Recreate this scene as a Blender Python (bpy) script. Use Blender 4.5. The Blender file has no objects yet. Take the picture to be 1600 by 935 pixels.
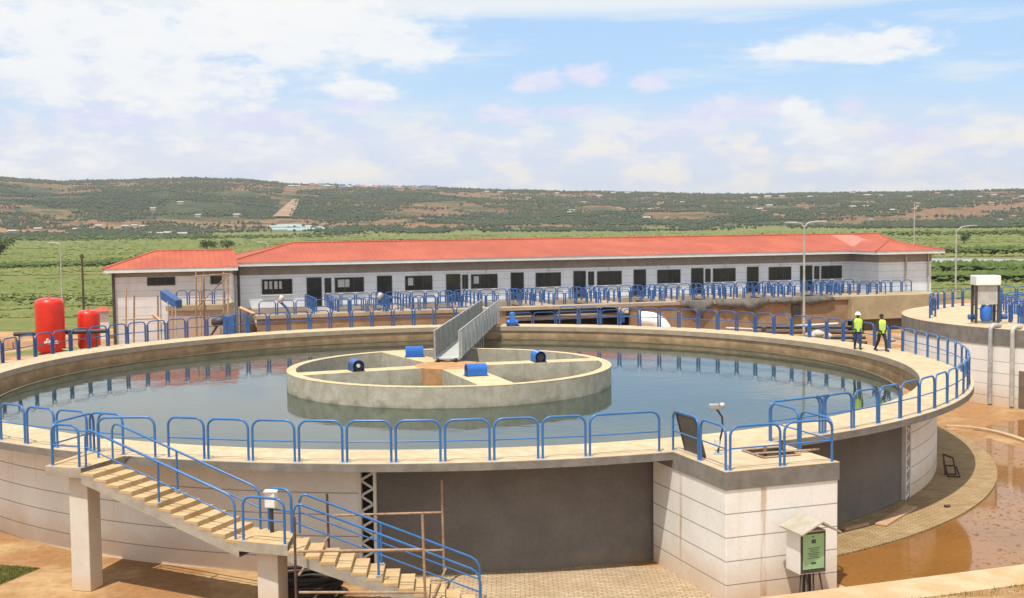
import bpy, bmesh, math, random
import numpy as np
from mathutils import Vector, Matrix, noise
random.seed(7); rng = np.random.default_rng(11)
R = math.radians
sc = bpy.context.scene
col = sc.collection

# ------------------------------------------------------------------ camera, world, sun, exposure
CAM_Z, PITCH, ROLL, FPX = 6.2, 0.0634, -0.0116, 1850.0
cam_d = bpy.data.cameras.new('camera'); cam = bpy.data.objects.new('camera', cam_d); col.objects.link(cam)
cam_d.sensor_width = 36; cam_d.lens = FPX/1600*36; cam_d.clip_start = .5; cam_d.clip_end = 30000
cam.matrix_world = Matrix.Translation((0, 0, CAM_Z)) @ Matrix.Rotation(math.pi/2-PITCH, 4, 'X') @ Matrix.Rotation(ROLL, 4, 'Z')
sc.camera = cam
sc.render.resolution_x = 1024; sc.render.resolution_y = 598
sc.view_settings.view_transform = 'Standard'; sc.view_settings.look = 'None'
sc.view_settings.gamma = 1; sc.view_settings.exposure = 0.24
sc.render.engine = 'CYCLES'
sc.cycles.max_bounces = 8; sc.cycles.volume_bounces = 0

SUN_EL = R(67); sh = Vector((-.42, -.91, 0)).normalized()
sun_dir = Vector((sh.x*math.cos(SUN_EL), sh.y*math.cos(SUN_EL), math.sin(SUN_EL)))
sd = bpy.data.lights.new('sun', 'SUN'); sd.energy = 4.2; sd.angle = R(.6); sd.color = (1, .945, .84)
so = bpy.data.objects.new('sun', sd); col.objects.link(so)
so.rotation_euler = sun_dir.to_track_quat('Z', 'Y').to_euler(); so.location = (0, 0, 60)

def ray(px, py):
    """direction through a point measured on the photograph (1600 x 935)"""
    X, Y = px-800, py-467.5
    c, s = math.cos(-ROLL), math.sin(-ROLL)
    X, Y = c*X - s*Y, s*X + c*Y
    c, s = math.cos(PITCH), math.sin(PITCH)
    return Vector((X/FPX, c - s*Y/FPX, -s - c*Y/FPX))
def at(px, py, z=None, Y=None):
    d = ray(px, py); t = (z-CAM_Z)/d.z if z is not None else Y/d.y
    return Vector((0, 0, CAM_Z)) + d*t

class NT:
    """tiny node helper"""
    def __init__(s, tree): s.t = tree; s.n = tree.nodes; s.l = tree.links
    def new(s, typ, **kw):
        n = s.n.new(typ)
        for k, v in kw.items(): setattr(n, k, v)
        return n
    def set(s, sock, v):
        if isinstance(v, bpy.types.NodeSocket): s.l.new(v, sock)
        else: sock.default_value = v
    def math(s, op, a, b=0.0, c=None, clamp=False):
        n = s.new('ShaderNodeMath', operation=op, use_clamp=clamp)
        s.set(n.inputs[0], a); s.set(n.inputs[1], b)
        if c is not None: s.set(n.inputs[2], c)
        return n.outputs[0]
    def mix(s, f, a, b, mode='MIX'):
        n = s.new('ShaderNodeMix', data_type='RGBA', blend_type=mode)
        s.set(n.inputs[0], f)
        for k, v in ((6, a), (7, b)):
            if not isinstance(v, bpy.types.NodeSocket): v = (*v[:3], 1)
            s.set(n.inputs[k], v)
        return n.outputs[2]
    def ramp(s, f, stops, interp='LINEAR'):
        n = s.new('ShaderNodeValToRGB'); n.color_ramp.interpolation = interp
        e = n.color_ramp.elements
        while len(e) < len(stops): e.new(.5)
        for k, (p, c) in enumerate(stops):
            e[k].position = p; e[k].color = (*c[:3], 1) if hasattr(c, '__len__') else (c, c, c, 1)
        s.set(n.inputs[0], f); return n.outputs[0]
    def noise(s, vec, scale, detail=4, rough=.55, dist=0.0):
        n = s.new('ShaderNodeTexNoise'); s.set(n.inputs['Vector'], vec)
        n.inputs['Scale'].default_value = scale; n.inputs['Detail'].default_value = detail
        n.inputs['Roughness'].default_value = rough; n.inputs['Distortion'].default_value = dist
        return n.outputs[0]
    def smooth(s, v, lo, hi):
        n = s.new('ShaderNodeMapRange', interpolation_type='SMOOTHSTEP')
        s.set(n.inputs[0], v); s.set(n.inputs[1], lo); s.set(n.inputs[2], hi)
        return n.outputs[0]

# ---- world: Nishita sky with procedural clouds placed by azimuth and elevation
world = bpy.data.worlds.new('World'); sc.world = world; world.use_nodes = True
w = NT(world.node_tree); w.n.clear()
sky = w.new('ShaderNodeTexSky', sky_type='NISHITA'); sky.sun_disc = False
sky.sun_elevation = SUN_EL; sky.sun_rotation = math.atan2(sh.x, sh.y) % (2*math.pi)
sky.air_density = 1.0; sky.dust_density = .6; sky.ozone_density = 2.0
tc = w.new('ShaderNodeTexCoord'); sep = w.new('ShaderNodeSeparateXYZ'); w.l.new(tc.outputs['Generated'], sep.inputs[0])
az = w.math('MULTIPLY', w.math('ARCTAN2', sep.outputs[0], sep.outputs[1]), 180/math.pi)
el = w.math('MULTIPLY', w.math('ARCSINE', sep.outputs[2]), 180/math.pi)
cmb = w.new('ShaderNodeCombineXYZ'); w.set(cmb.inputs[0], az); w.set(cmb.inputs[1], w.math('MULTIPLY', el, 2.2))
uv = cmb.outputs[0]
n1 = w.noise(uv, .16, 8, .58); n2 = w.noise(uv, .55, 7, .6); n5 = w.noise(uv, .30, 5, .52)
cmb2 = w.new('ShaderNodeCombineXYZ'); w.set(cmb2.inputs[0], w.math('MULTIPLY', az, .35)); w.set(cmb2.inputs[1], w.math('MULTIPLY', el, 3.0)); cmb2.inputs[2].default_value = 5.3
n3 = w.noise(cmb2.outputs[0], .3, 6, .6)
def azel(px, py):
    d = ray(px, py).normalized(); return math.degrees(math.atan2(d.x, d.y)), math.degrees(math.asin(d.z))
wob = w.math('MULTIPLY', w.math('SUBTRACT', n2, .5), 2.4)
wob2 = w.math('MULTIPLY', w.math('SUBTRACT', n1, .5), 1.6)
def blob(px, py, rx, ry, flat=1.0):
    """soft ellipse, radii in photo pixels; flat > 1 squashes the underside"""
    a, e = azel(px, py); ra = math.degrees(rx/FPX); re = math.degrees(ry/FPX)
    dx = w.math('DIVIDE', w.math('SUBTRACT', az, a), ra)
    de = w.math('SUBTRACT', el, e)
    dy = w.math('MAXIMUM', w.math('DIVIDE', de, re), w.math('DIVIDE', de, -re/flat))
    r = w.math('SQRT', w.math('ADD', w.math('MULTIPLY', dx, dx), w.math('MULTIPLY', dy, dy)))
    return w.math('SUBTRACT', 1.0, r)
def field(bl):
    out = None
    for b in bl:
        v = blob(*b); out = v if out is None else w.math('MAXIMUM', out, v)
    return out
dense = field([(1325, 82, 150, 42, 2.0), (1400, 66, 80, 26, 1.5), (1270, 205, 48, 46, 1.1), (1245, 185, 30, 34, 1),
               (140, 60, 420, 70, 1.2), (430, 50, 300, 80, 1.3), (620, 75, 105, 45, 1.2), (150, 120, 380, 60, 1), (560, 145, 75, 22, 1.6),
               (1335, 240, 60, 42, 1),
               (650, 232, 90, 26, 1), (780, 232, 50, 24, 1), (450, 235, 150, 34, 1), (200, 250, 260, 40, 1)])
mauve = field([(845, 130, 60, 26, 1.3), (920, 120, 50, 26, 1.3), (1015, 128, 36, 18, 1), (560, 165, 60, 18, 1), (1420, 215, 80, 22, 1), (1330, 165, 30, 14, 1), (1150, 178, 125, 34, 2), (790, 182, 62, 20, 1.6), (890, 178, 60, 18, 1.6), (390, 190, 110, 30, 1.5),
               (180, 185, 130, 30, 1.5), (1060, 200, 80, 22, 1)])
low = w.smooth(w.math('ADD', el, w.math('MULTIPLY', wob2, 2.2)), 6.6, 3.4)      # bank of far clouds above the hills
n4 = w.noise(uv, 1.6, 5, .6); wob3 = w.math('MULTIPLY', w.math('SUBTRACT', n4, .5), 1.6)
m_dense = w.smooth(w.math('ADD', dense, w.math('ADD', w.math('ADD', w.math('MULTIPLY', wob, .62), w.math('MULTIPLY', wob3, .22)), w.math('MULTIPLY', wob2, .25))), -.08, .55)
m_mauve = w.math('MULTIPLY', w.smooth(w.math('ADD', mauve, w.math('ADD', w.math('MULTIPLY', wob, .6), w.math('MULTIPLY', wob3, .3))), -.05, .6), .85)
high = w.smooth(el, 9.3, 10.3)
streak = w.math('MULTIPLY', w.smooth(n3, .50, .68), .55)
streak = w.math('MAXIMUM', streak, w.math('MULTIPLY', w.smooth(w.math('ADD', n3, w.math('MULTIPLY', high, .25)), .48, .62), w.math('MULTIPLY', high, .95)))
leftv = w.math('MULTIPLY', w.smooth(az, 2, -14), .42)
leftv = w.math('MULTIPLY', leftv, w.smooth(n1, .3, .6))
other = w.math('MULTIPLY', w.smooth(n1, .48, .62), w.smooth(w.math('ABSOLUTE', w.math('SUBTRACT', el, 46)), 33, 30))
m_low = w.math('MULTIPLY', low, w.math('ADD', .72, w.math('MULTIPLY', w.smooth(n5, .38, .55), .26)))
K = 1.0
c_blue = w.mix(.48, w.mix(1.0, sky.outputs[0], (.9, 1.03, 1.12), 'MULTIPLY'), (5.7, 8.5, 12.2))
WHITE = (9.1, 9.1, 9.1); CREAM = (9.2, 8.75, 8.3); MAUVE = (7.0, 7.1, 9.3); GREY = (6.9, 7.3, 8.9)
c = w.mix(streak, c_blue, (7.9, 8.4, 8.8))
c = w.mix(leftv, c, (7.9, 8.3, 8.9))
lowcol = w.mix(w.smooth(w.math('ADD', w.math('MULTIPLY', n5, .8), w.math('MULTIPLY', n2, .2)), .44, .60), GREY, CREAM)
c = w.mix(m_low, c, lowcol)
c = w.mix(m_mauve, c, w.mix(w.smooth(n2, .4, .66), MAUVE, (7.9, 7.9, 9.0)))
dcol = w.mix(w.smooth(w.math('ADD', w.math('MULTIPLY', n2, .5), w.math('ADD', w.math('MULTIPLY', n1, .5), w.math('MULTIPLY', w.smooth(el, 3, 9), .12))), .45, .62), (7.2, 7.6, 8.8), WHITE)
c = w.mix(w.math('MULTIPLY', m_dense, .9), c, dcol)
c = w.mix(w.math('MULTIPLY', other, .7), c, WHITE)
bg = w.new('ShaderNodeBackground'); w.set(bg.inputs[0], c); bg.inputs[1].default_value = .092
wo = w.new('ShaderNodeOutputWorld'); w.l.new(bg.outputs[0], wo.inputs[0])

# ------------------------------------------------------------------ materials
M = {}
def mat(name, c1, c2=None, scale=3.0, rough=.7, bump=0.0, bscale=None, streak=0.0, streak_col=(.25, .15, .08), metal=0.0,
        spec=.5, fine=0.0, groove=None, dirt=None, contrast=(.35, .65), coat=0.0, waves=None, detail=6, brick=None):
    """c1/c2 blotched by noise; streak = vertical run-off stains; groove=(z0, pitch, width); dirt=(z_low, z_high, colour)"""
    m = bpy.data.materials.new(name); m.use_nodes = True; t = NT(m.node_tree); p = t.n['Principled BSDF']
    g = t.new('ShaderNodeNewGeometry'); pos = g.outputs['Position']
    sp = t.new('ShaderNodeSeparateXYZ'); t.l.new(pos, sp.inputs[0])
    col_ = None
    if c2 is None: c2 = tuple(x*.86 for x in c1)
    nz = t.noise(pos, scale, detail, .62)
    col_ = t.mix(t.smooth(nz, *contrast), c1, c2)
    big = t.noise(pos, scale*.17, 3, .5)
    col_ = t.mix(t.math('MULTIPLY', t.smooth(big, .42, .7), .35), col_, tuple(x*.78 for x in c2))
    if fine:
        nf = t.noise(pos, scale*14, 2, .7)
        col_ = t.mix(fine, col_, t.ramp(nf, [(.3, .35), (.7, 1.0)]), 'MULTIPLY')
    if streak:
        mp = t.new('ShaderNodeMapping'); t.l.new(pos, mp.inputs[0]); mp.inputs['Scale'].default_value = (1.6, 1.6, .12)
        ns = t.noise(mp.outputs[0], 1.3, 5, .65)
        col_ = t.mix(t.math('MULTIPLY', t.smooth(ns, .55, .75), streak), col_, streak_col)
    if brick:
        bt = t.new('ShaderNodeTexBrick'); t.l.new(pos, bt.inputs[0]); bt.inputs['Scale'].default_value = brick
        bt.inputs['Color1'].default_value = (1, 1, 1, 1); bt.inputs['Color2'].default_value = (.74, .68, .64, 1); bt.inputs['Mortar'].default_value = (.32, .27, .22, 1)
        bt.inputs['Mortar Size'].default_value = .03
        col_ = t.mix(.8, col_, bt.outputs[0], 'MULTIPLY')
    if dirt:
        dz = t.smooth(t.math('ADD', sp.outputs[2], t.math('MULTIPLY', t.math('SUBTRACT', t.noise(pos, 1.2, 4), .5), 1.1)), dirt[1], dirt[0])
        col_ = t.mix(t.math('MULTIPLY', dz, .62), col_, dirt[2])
    gr = None
    if groove:
        z0, pitch, wd = groove
        fr = t.math('FRACT', t.math('DIVIDE', t.math('SUBTRACT', z0+100*pitch, sp.outputs[2]), pitch))
        gr = t.math('MULTIPLY', t.math('LESS_THAN', fr, wd/pitch), t.math('LESS_THAN', sp.outputs[2], z0-.1))
        col_ = t.mix(t.math('MULTIPLY', gr, .7), col_, (.12, .1, .09))
    t.l.new(col_, p.inputs['Base Color'])
    p.inputs['Roughness'].default_value = rough; p.inputs['Metallic'].default_value = metal
    p.inputs['Specular IOR Level'].default_value = spec; p.inputs['Coat Weight'].default_value = coat
    if bump or waves:
        b = t.new('ShaderNodeBump'); b.inputs['Strength'].default_value = bump or .3; b.inputs['Distance'].default_value = .02
        h = t.noise(pos, bscale or scale*5, 5, .65)
        if waves:
            axis, ws = waves
            mp = t.new('ShaderNodeVectorMath', operation='DOT_PRODUCT'); t.l.new(pos, mp.inputs[0]); mp.inputs[1].default_value = axis
            h = t.math('ADD', t.math('SINE', t.math('MULTIPLY', mp.outputs['Value'], ws)), t.math('MULTIPLY', h, .6))
        t.l.new(h, b.inputs['Height']); t.l.new(b.outputs[0], p.inputs['Normal'])
    M[name] = m; return m
SAND = (.52, .30, .13)
mat('deck_concrete', (.60, .475, .32), (.50, .37, .22), 2.2, .85, .3, fine=.3)
mat('fascia_concrete', (.26, .235, .205), (.19, .17, .15), 2.5, .85, .4, streak=.35, streak_col=(.12, .1, .085), fine=.3)
mat('inner_concrete', (.52, .38, .23), (.40, .28, .16), 1.6, .8, .4, streak=.6, streak_col=(.34, .19, .09), fine=.35, dirt=(-.85, -.35, (.10, .085, .04)))
mat('lip_concrete', (.46, .385, .285), (.38, .31, .225), 2.0, .85, .3, streak=.3, streak_col=(.3, .22, .14), fine=.3)
mat('ring_concrete', (.60, .55, .44), (.47, .42, .32), 2.2, .85, .4, streak=.55, streak_col=(.2, .17, .12), fine=.45, dirt=(-.95, -.52, (.09, .075, .035)))
mat('ring_top', (.62, .5, .31), (.52, .40, .23), 2.2, .85, .2, fine=.2)
mat('hub_soil', (.55, .30, .14), (.42, .22, .09), 3, .95, .4, fine=.3)
mat('white_cladding', (.86, .835, .79), (.80, .77, .72), .8, .6, .08, groove=(-.46, .6, .028), streak=.28, streak_col=(.60, .44, .30), dirt=(-3.35, -2.0, (.58, .38, .2)), fine=.12)
mat('grey_render', (.185, .168, .155), (.155, .14, .13), .9, .85, .25, bscale=30, fine=.25, dirt=(-3.4, -2.9, (.26, .2, .14)))
mat('white_paint', (.78, .76, .72), (.70, .67, .62), 2, .5, fine=.08)
mat('void_shade', (.02, .018, .015), (.03, .025, .02), 2, .9)  # near-black colour stands in for deep shade inside openings
mat('blue_paint', (.04, .17, .43), (.032, .135, .36), 1.7, .33, .03, spec=.5, fine=.12, streak=.1, streak_col=(.25, .2, .16))
mat('blue_far', (.035, .11, .31), (.03, .09, .26), 2, .5)
mat('blue_bright', (.03, .16, .55), (.03, .13, .45), 2, .3)
mat('plate_metal', (.30, .42, .58), (.35, .4, .45), 8, .5)
mat('pipe_steel', (.5, .5, .5), (.36, .34, .32), 4, .5, metal=.3)
mat('rust_pipe', (.30, .17, .10), (.42, .29, .19), 5, .75, .2, fine=.3)
mat('rust_dark', (.06, .035, .03), (.12, .07, .05), 5, .8, .2)
mat('black_rubber', (.02, .02, .02), (.035, .03, .028), 8, .6, .5)
mat('black_metal', (.03, .03, .032), (.05, .045, .04), 6, .5)
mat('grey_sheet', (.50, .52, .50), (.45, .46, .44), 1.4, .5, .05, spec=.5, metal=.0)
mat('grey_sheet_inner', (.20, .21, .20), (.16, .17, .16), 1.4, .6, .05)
mat('red_tank', (.72, .028, .012), (.62, .022, .010), 2, .35, coat=.2)
mat('roof_red', (.48, .105, .050), (.39, .078, .038), .35, .6, .7, waves=((.956, .292, 0), 15.0), fine=.35)
mat('roof_pale', (.52, .22, .17), (.52, .17, .13), 1.6, .6, .3, fine=.4)
mat('gutter_white', (.74, .73, .72), (.66, .65, .64), 1, .5)
mat('soffit_shade', (.30, .26, .23), (.24, .21, .19), 2, .8)  # darker grey holds the soffit tone and the eave shadow
mat('wall_panel', (.82, .845, .90), (.74, .765, .81), .6, .6, groove=(2.75, .62, .02), fine=.12, streak=.2, streak_col=(.4, .37, .33))
mat('wall_dirty', (.72, .685, .68), (.62, .58, .57), .7, .7, groove=(2.75, .62, .02), streak=.25, streak_col=(.4, .3, .24))
mat('basin_wall', (.36, .235, .14), (.27, .165, .095), .9, .85, .4, streak=.6, streak_col=(.40, .17, .07), fine=.3)
mat('basin_light', (.46, .36, .22), (.36, .28, .17), .8, .85, .3, streak=.3, streak_col=(.3, .24, .14), fine=.3)
mat('basin_coping', (.46, .37, .27), (.36, .28, .2), 1.2, .85, .3, fine=.3)
mat('pink_wall', (.56, .42, .35), (.5, .38, .31), .9, .85, fine=.2)
mat('tarpaulin', (.17, .15, .13), (.09, .08, .07), 1.5, .8, .5)
mat('window_dark', (.022, .024, .025), (.04, .042, .04), .6, .12, spec=.5)
mat('window_view', (.42, .45, .44), (.5, .52, .5), 2, .4)
mat('frame_dark', (.05, .045, .04), (.07, .06, .055), 3, .5)
mat('hi_vis', (.56, .80, .06), (.5, .72, .05), 6, .6)
mat('vest_tape', (.7, .72, .68), (.6, .6, .58), 6, .4)
mat('jeans', (.05, .08, .15), (.035, .055, .11), 9, .9)
mat('dark_cloth', (.022, .022, .025), (.035, .03, .03), 9, .9)
mat('skin', (.11, .055, .035), (.09, .045, .03), 9, .55)
mat('hair', (.01, .009, .008), (.015, .013, .012), 9, .8)
mat('helmet_white', (.85, .85, .83), (.8, .8, .78), 4, .35)
mat('poster_green', (.30, .50, .27), (.27, .46, .24), 4, .4)
mat('ink', (.05, .08, .09), (.04, .06, .07), 4, .5)
mat('wood', (.58, .37, .22), (.48, .29, .16), 3, .8, .2, fine=.2)
mat('pole_grey', (.52, .50, .46), (.42, .40, .36), 3, .5, metal=.2)
mat('paver', (.47, .34, .18), (.38, .255, .115), 1.5, .9, .4, fine=.3, brick=1.9)
mat('front_paver', (.56, .43, .29), (.49, .36, .22), 1.1, .9, .4, fine=.25, brick=2.0)
mat('kerb_concrete', (.58, .42, .26), (.52, .33, .17), 1.4, .9, .3, fine=.3)
mat('brass', (.4,.3,.12), (.3,.22,.1), 6, .4, metal=.6)
mat('sack', (.62, .57, .5), (.5, .44, .37), 3, .9, .4)
mat('house_wall', (.45, .36, .28), (.4, .3, .22), .05, .9)
mat('house_roof', (.42, .40, .38), (.34, .30, .27), .05, .6)
mat('house_roof_blue', (.10, .18, .38), (.12, .2, .36), .05, .6)
mat('house_roof_rust', (.38, .18, .11), (.34, .15, .1), .05, .8)
mat('glass_house', (.34, .42, .42), (.3, .38, .37), .05, .4)
mat('bark', (.12, .09, .06), (.09, .07, .05), 3, .9, .4)

def leafy(name, a, b, c_, s1, s2, rough=.9):
    m = bpy.data.materials.new(name); m.use_nodes = True; t = NT(m.node_tree); p = t.n['Principled BSDF']
    g = t.new('ShaderNodeNewGeometry'); pos = g.outputs['Position']
    v = t.mix(t.smooth(t.noise(pos, s1, 5, .6), .38, .62), a, b)
    v = t.mix(t.smooth(t.noise(pos, s2, 3, .6), .45, .7), v, c_)
    t.l.new(v, p.inputs['Base Color']); p.inputs['Roughness'].default_value = rough; p.inputs['Specular IOR Level'].default_value = .2
    M[name] = m; return m
leafy('field_leaf', (.135, .165, .05), (.185, .19, .065), (.11, .14, .045), .02, .4)
leafy('hedge_leaf', (.075, .11, .03), (.115, .145, .04), (.055, .08, .024), .05, .6)
leafy('hill_leaf', (.042, .060, .027), (.062, .078, .034), (.034, .048, .023), .012, .05)
leafy('tree_leaf', (.028, .05, .014), (.05, .085, .02), (.018, .034, .01), .1, 1.2)

def ground_mat():
    m = bpy.data.materials.new('terrain'); m.use_nodes = True; t = NT(m.node_tree); p = t.n['Principled BSDF']
    g = t.new('ShaderNodeNewGeometry'); pos = g.outputs['Position']
    sp = t.new('ShaderNodeSeparateXYZ'); t.l.new(pos, sp.inputs[0])
    r = t.new('ShaderNodeVectorMath', operation='LENGTH'); t.l.new(pos, r.inputs[0]); r = r.outputs['Value']
    mp = t.new('ShaderNodeMapping'); t.l.new(pos, mp.inputs[0]); mp.inputs['Scale'].default_value = (.45, 1.6, 1)
    fn = t.noise(mp.outputs[0], .02, 8, .65)
    field = t.ramp(fn, [(.30, (.115, .135, .04)), (.44, (.15, .17, .05)), (.56, (.195, .195, .07)), (.72, (.13, .155, .045))])
    fine = t.noise(pos, .35, 5, .7)
    field = t.mix(.55, field, t.ramp(fine, [(.3, .45), (.7, 1.15)]), 'MULTIPLY')
    soilp = t.smooth(t.noise(mp.outputs[0], .013, 5, .6), .62, .70)
    field = t.mix(t.math('MULTIPLY', soilp, .5), field, (.30, .19, .08))
    # hill: scrub green, dark wood, red and tan soil
    hn = t.noise(pos, .0045, 9, .66); h2 = t.noise(pos, .016, 8, .7); h3 = t.noise(pos, .0022, 5, .6); h4 = t.noise(pos, .06, 5, .7)
    hill = t.ramp(hn, [(.30, (.03, .045, .017)), (.44, (.05, .066, .025)), (.55, (.08, .085, .036)), (.66, (.055, .068, .027))])
    hill = t.mix(t.math('MULTIPLY', t.smooth(h2, .47, .56), .85), hill, (.030, .046, .02))
    mx = t.smooth(sp.outputs[0], -400, 1100)
    soil = t.smooth(t.math('ADD', h3, t.math('ADD', t.math('MULTIPLY', t.math('SUBTRACT', h2, .5), .75), t.math('MULTIPLY', mx, .07))), .475, .555)
    hill = t.mix(t.math('MULTIPLY', soil, .9), hill, t.ramp(h4, [(.35, (.20, .085, .045)), (.5, (.27, .14, .08)), (.65, (.11, .10, .048))]))
    hill = t.mix(.85, hill, t.ramp(h4, [(.36, .4), (.62, 1.25)]), 'MULTIPLY')
    foot = t.math('MULTIPLY', t.smooth(sp.outputs[2], 26, 8), t.smooth(h2, .46, .56))
    hill = t.mix(t.math('MULTIPLY', foot, t.smooth(sp.outputs[0], 100, -600)), hill, (.28, .165, .085))
    colr = t.mix(t.smooth(t.math('ADD', sp.outputs[2], t.math('MULTIPLY', t.math('SUBTRACT', h2, .5), 14)), -3, 5), field, hill)
    t.l.new(colr, p.inputs['Base Color']); p.inputs['Roughness'].default_value = .95; p.inputs['Specular IOR Level'].default_value = .1
    M['terrain'] = m
ground_mat()

def platform_mat():
    m = bpy.data.materials.new('yard_ground'); m.use_nodes = True; t = NT(m.node_tree); p = t.n['Principled BSDF']
    g = t.new('ShaderNodeNewGeometry'); pos = g.outputs['Position']
    a = t.noise(pos, .35, 7, .62); b = t.noise(pos, 4, 6, .7); d = t.noise(pos, .09, 3, .5)
    c_ = t.mix(t.smooth(a, .38, .56), (.46, .29, .135), (.33, .165, .06))
    c_ = t.mix(t.math('MULTIPLY', t.smooth(d, .5, .62), .5), c_, (.36, .20, .09))
    c_ = t.mix(.55, c_, t.ramp(b, [(.3, .5), (.65, 1.1)]), 'MULTIPLY')
    t.l.new(c_, p.inputs['Base Color']); p.inputs['Roughness'].default_value = .9
    bm_ = t.new('ShaderNodeBump'); bm_.inputs['Strength'].default_value = .5; bm_.inputs['Distance'].default_value = .04
    t.l.new(b, bm_.inputs['Height']); t.l.new(bm_.outputs[0], p.inputs['Normal'])
    M['yard_ground'] = m
platform_mat()

def water_mat(name, deep, rough, bump, bscale, speck=None, spec=.5):
    m = bpy.data.materials.new(name); m.use_nodes = True; t = NT(m.node_tree); p = t.n['Principled BSDF']
    g = t.new('ShaderNodeNewGeometry'); pos = g.outputs['Position']
    v = t.mix(t.smooth(t.noise(pos, .35, 5, .6), .35, .65), deep, tuple(x*.82 for x in deep))
    if speck:
        vo = t.new('ShaderNodeTexVoronoi'); t.l.new(pos, vo.inputs[0]); vo.inputs['Scale'].default_value = 4.2
        n_ = t.noise(pos, 9, 4, .7)
        s_ = t.math('MULTIPLY', t.math('LESS_THAN', vo.outputs['Distance'], .24), t.smooth(t.noise(pos, .8, 4, .6), .42, .52))
        v = t.mix(s_, v, speck)
        s2_ = t.smooth(t.noise(pos, 5, 5, .75), .56, .64)
        v = t.mix(t.math('MULTIPLY', s2_, .6), v, (.13, .075, .022))
        ro = t.math('MAXIMUM', s_, t.math('MULTIPLY', s2_, .7))
        t.l.new(t.math('ADD', rough, t.math('MULTIPLY', ro, .7)), p.inputs['Roughness']); t.l.new(t.math('SUBTRACT', spec, t.math('MULTIPLY', ro, spec)), p.inputs['Specular IOR Level'])
        v = t.mix(t.math('MULTIPLY', t.smooth(n_, .52, .66), .6), v, (.15, .10, .03))
    t.l.new(v, p.inputs['Base Color'])
    p.inputs['IOR'].default_value = 1.33
    if not speck: p.inputs['Roughness'].default_value = rough; p.inputs['Specular IOR Level'].default_value = spec
    b = t.new('ShaderNodeBump'); b.inputs['Strength'].default_value = bump; b.inputs['Distance'].default_value = .02
    h = t.math('ADD', t.noise(pos, bscale, 3, .5), t.math('MULTIPLY', t.noise(pos, bscale*.2, 3, .5), 2.0))
    t.l.new(h, b.inputs['Height']); t.l.new(b.outputs[0], p.inputs['Normal'])
    M[name] = m
water_mat('tank_water', (.03, .048, .036), .03, .2, 2.2, spec=.5)
water_mat('mud_water', (.27, .115, .028), .05, .03, 1.5, speck=(.16, .085, .025), spec=.5)
water_mat('river_water', (.30, .30, .24), .2, .3, .2)

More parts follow.
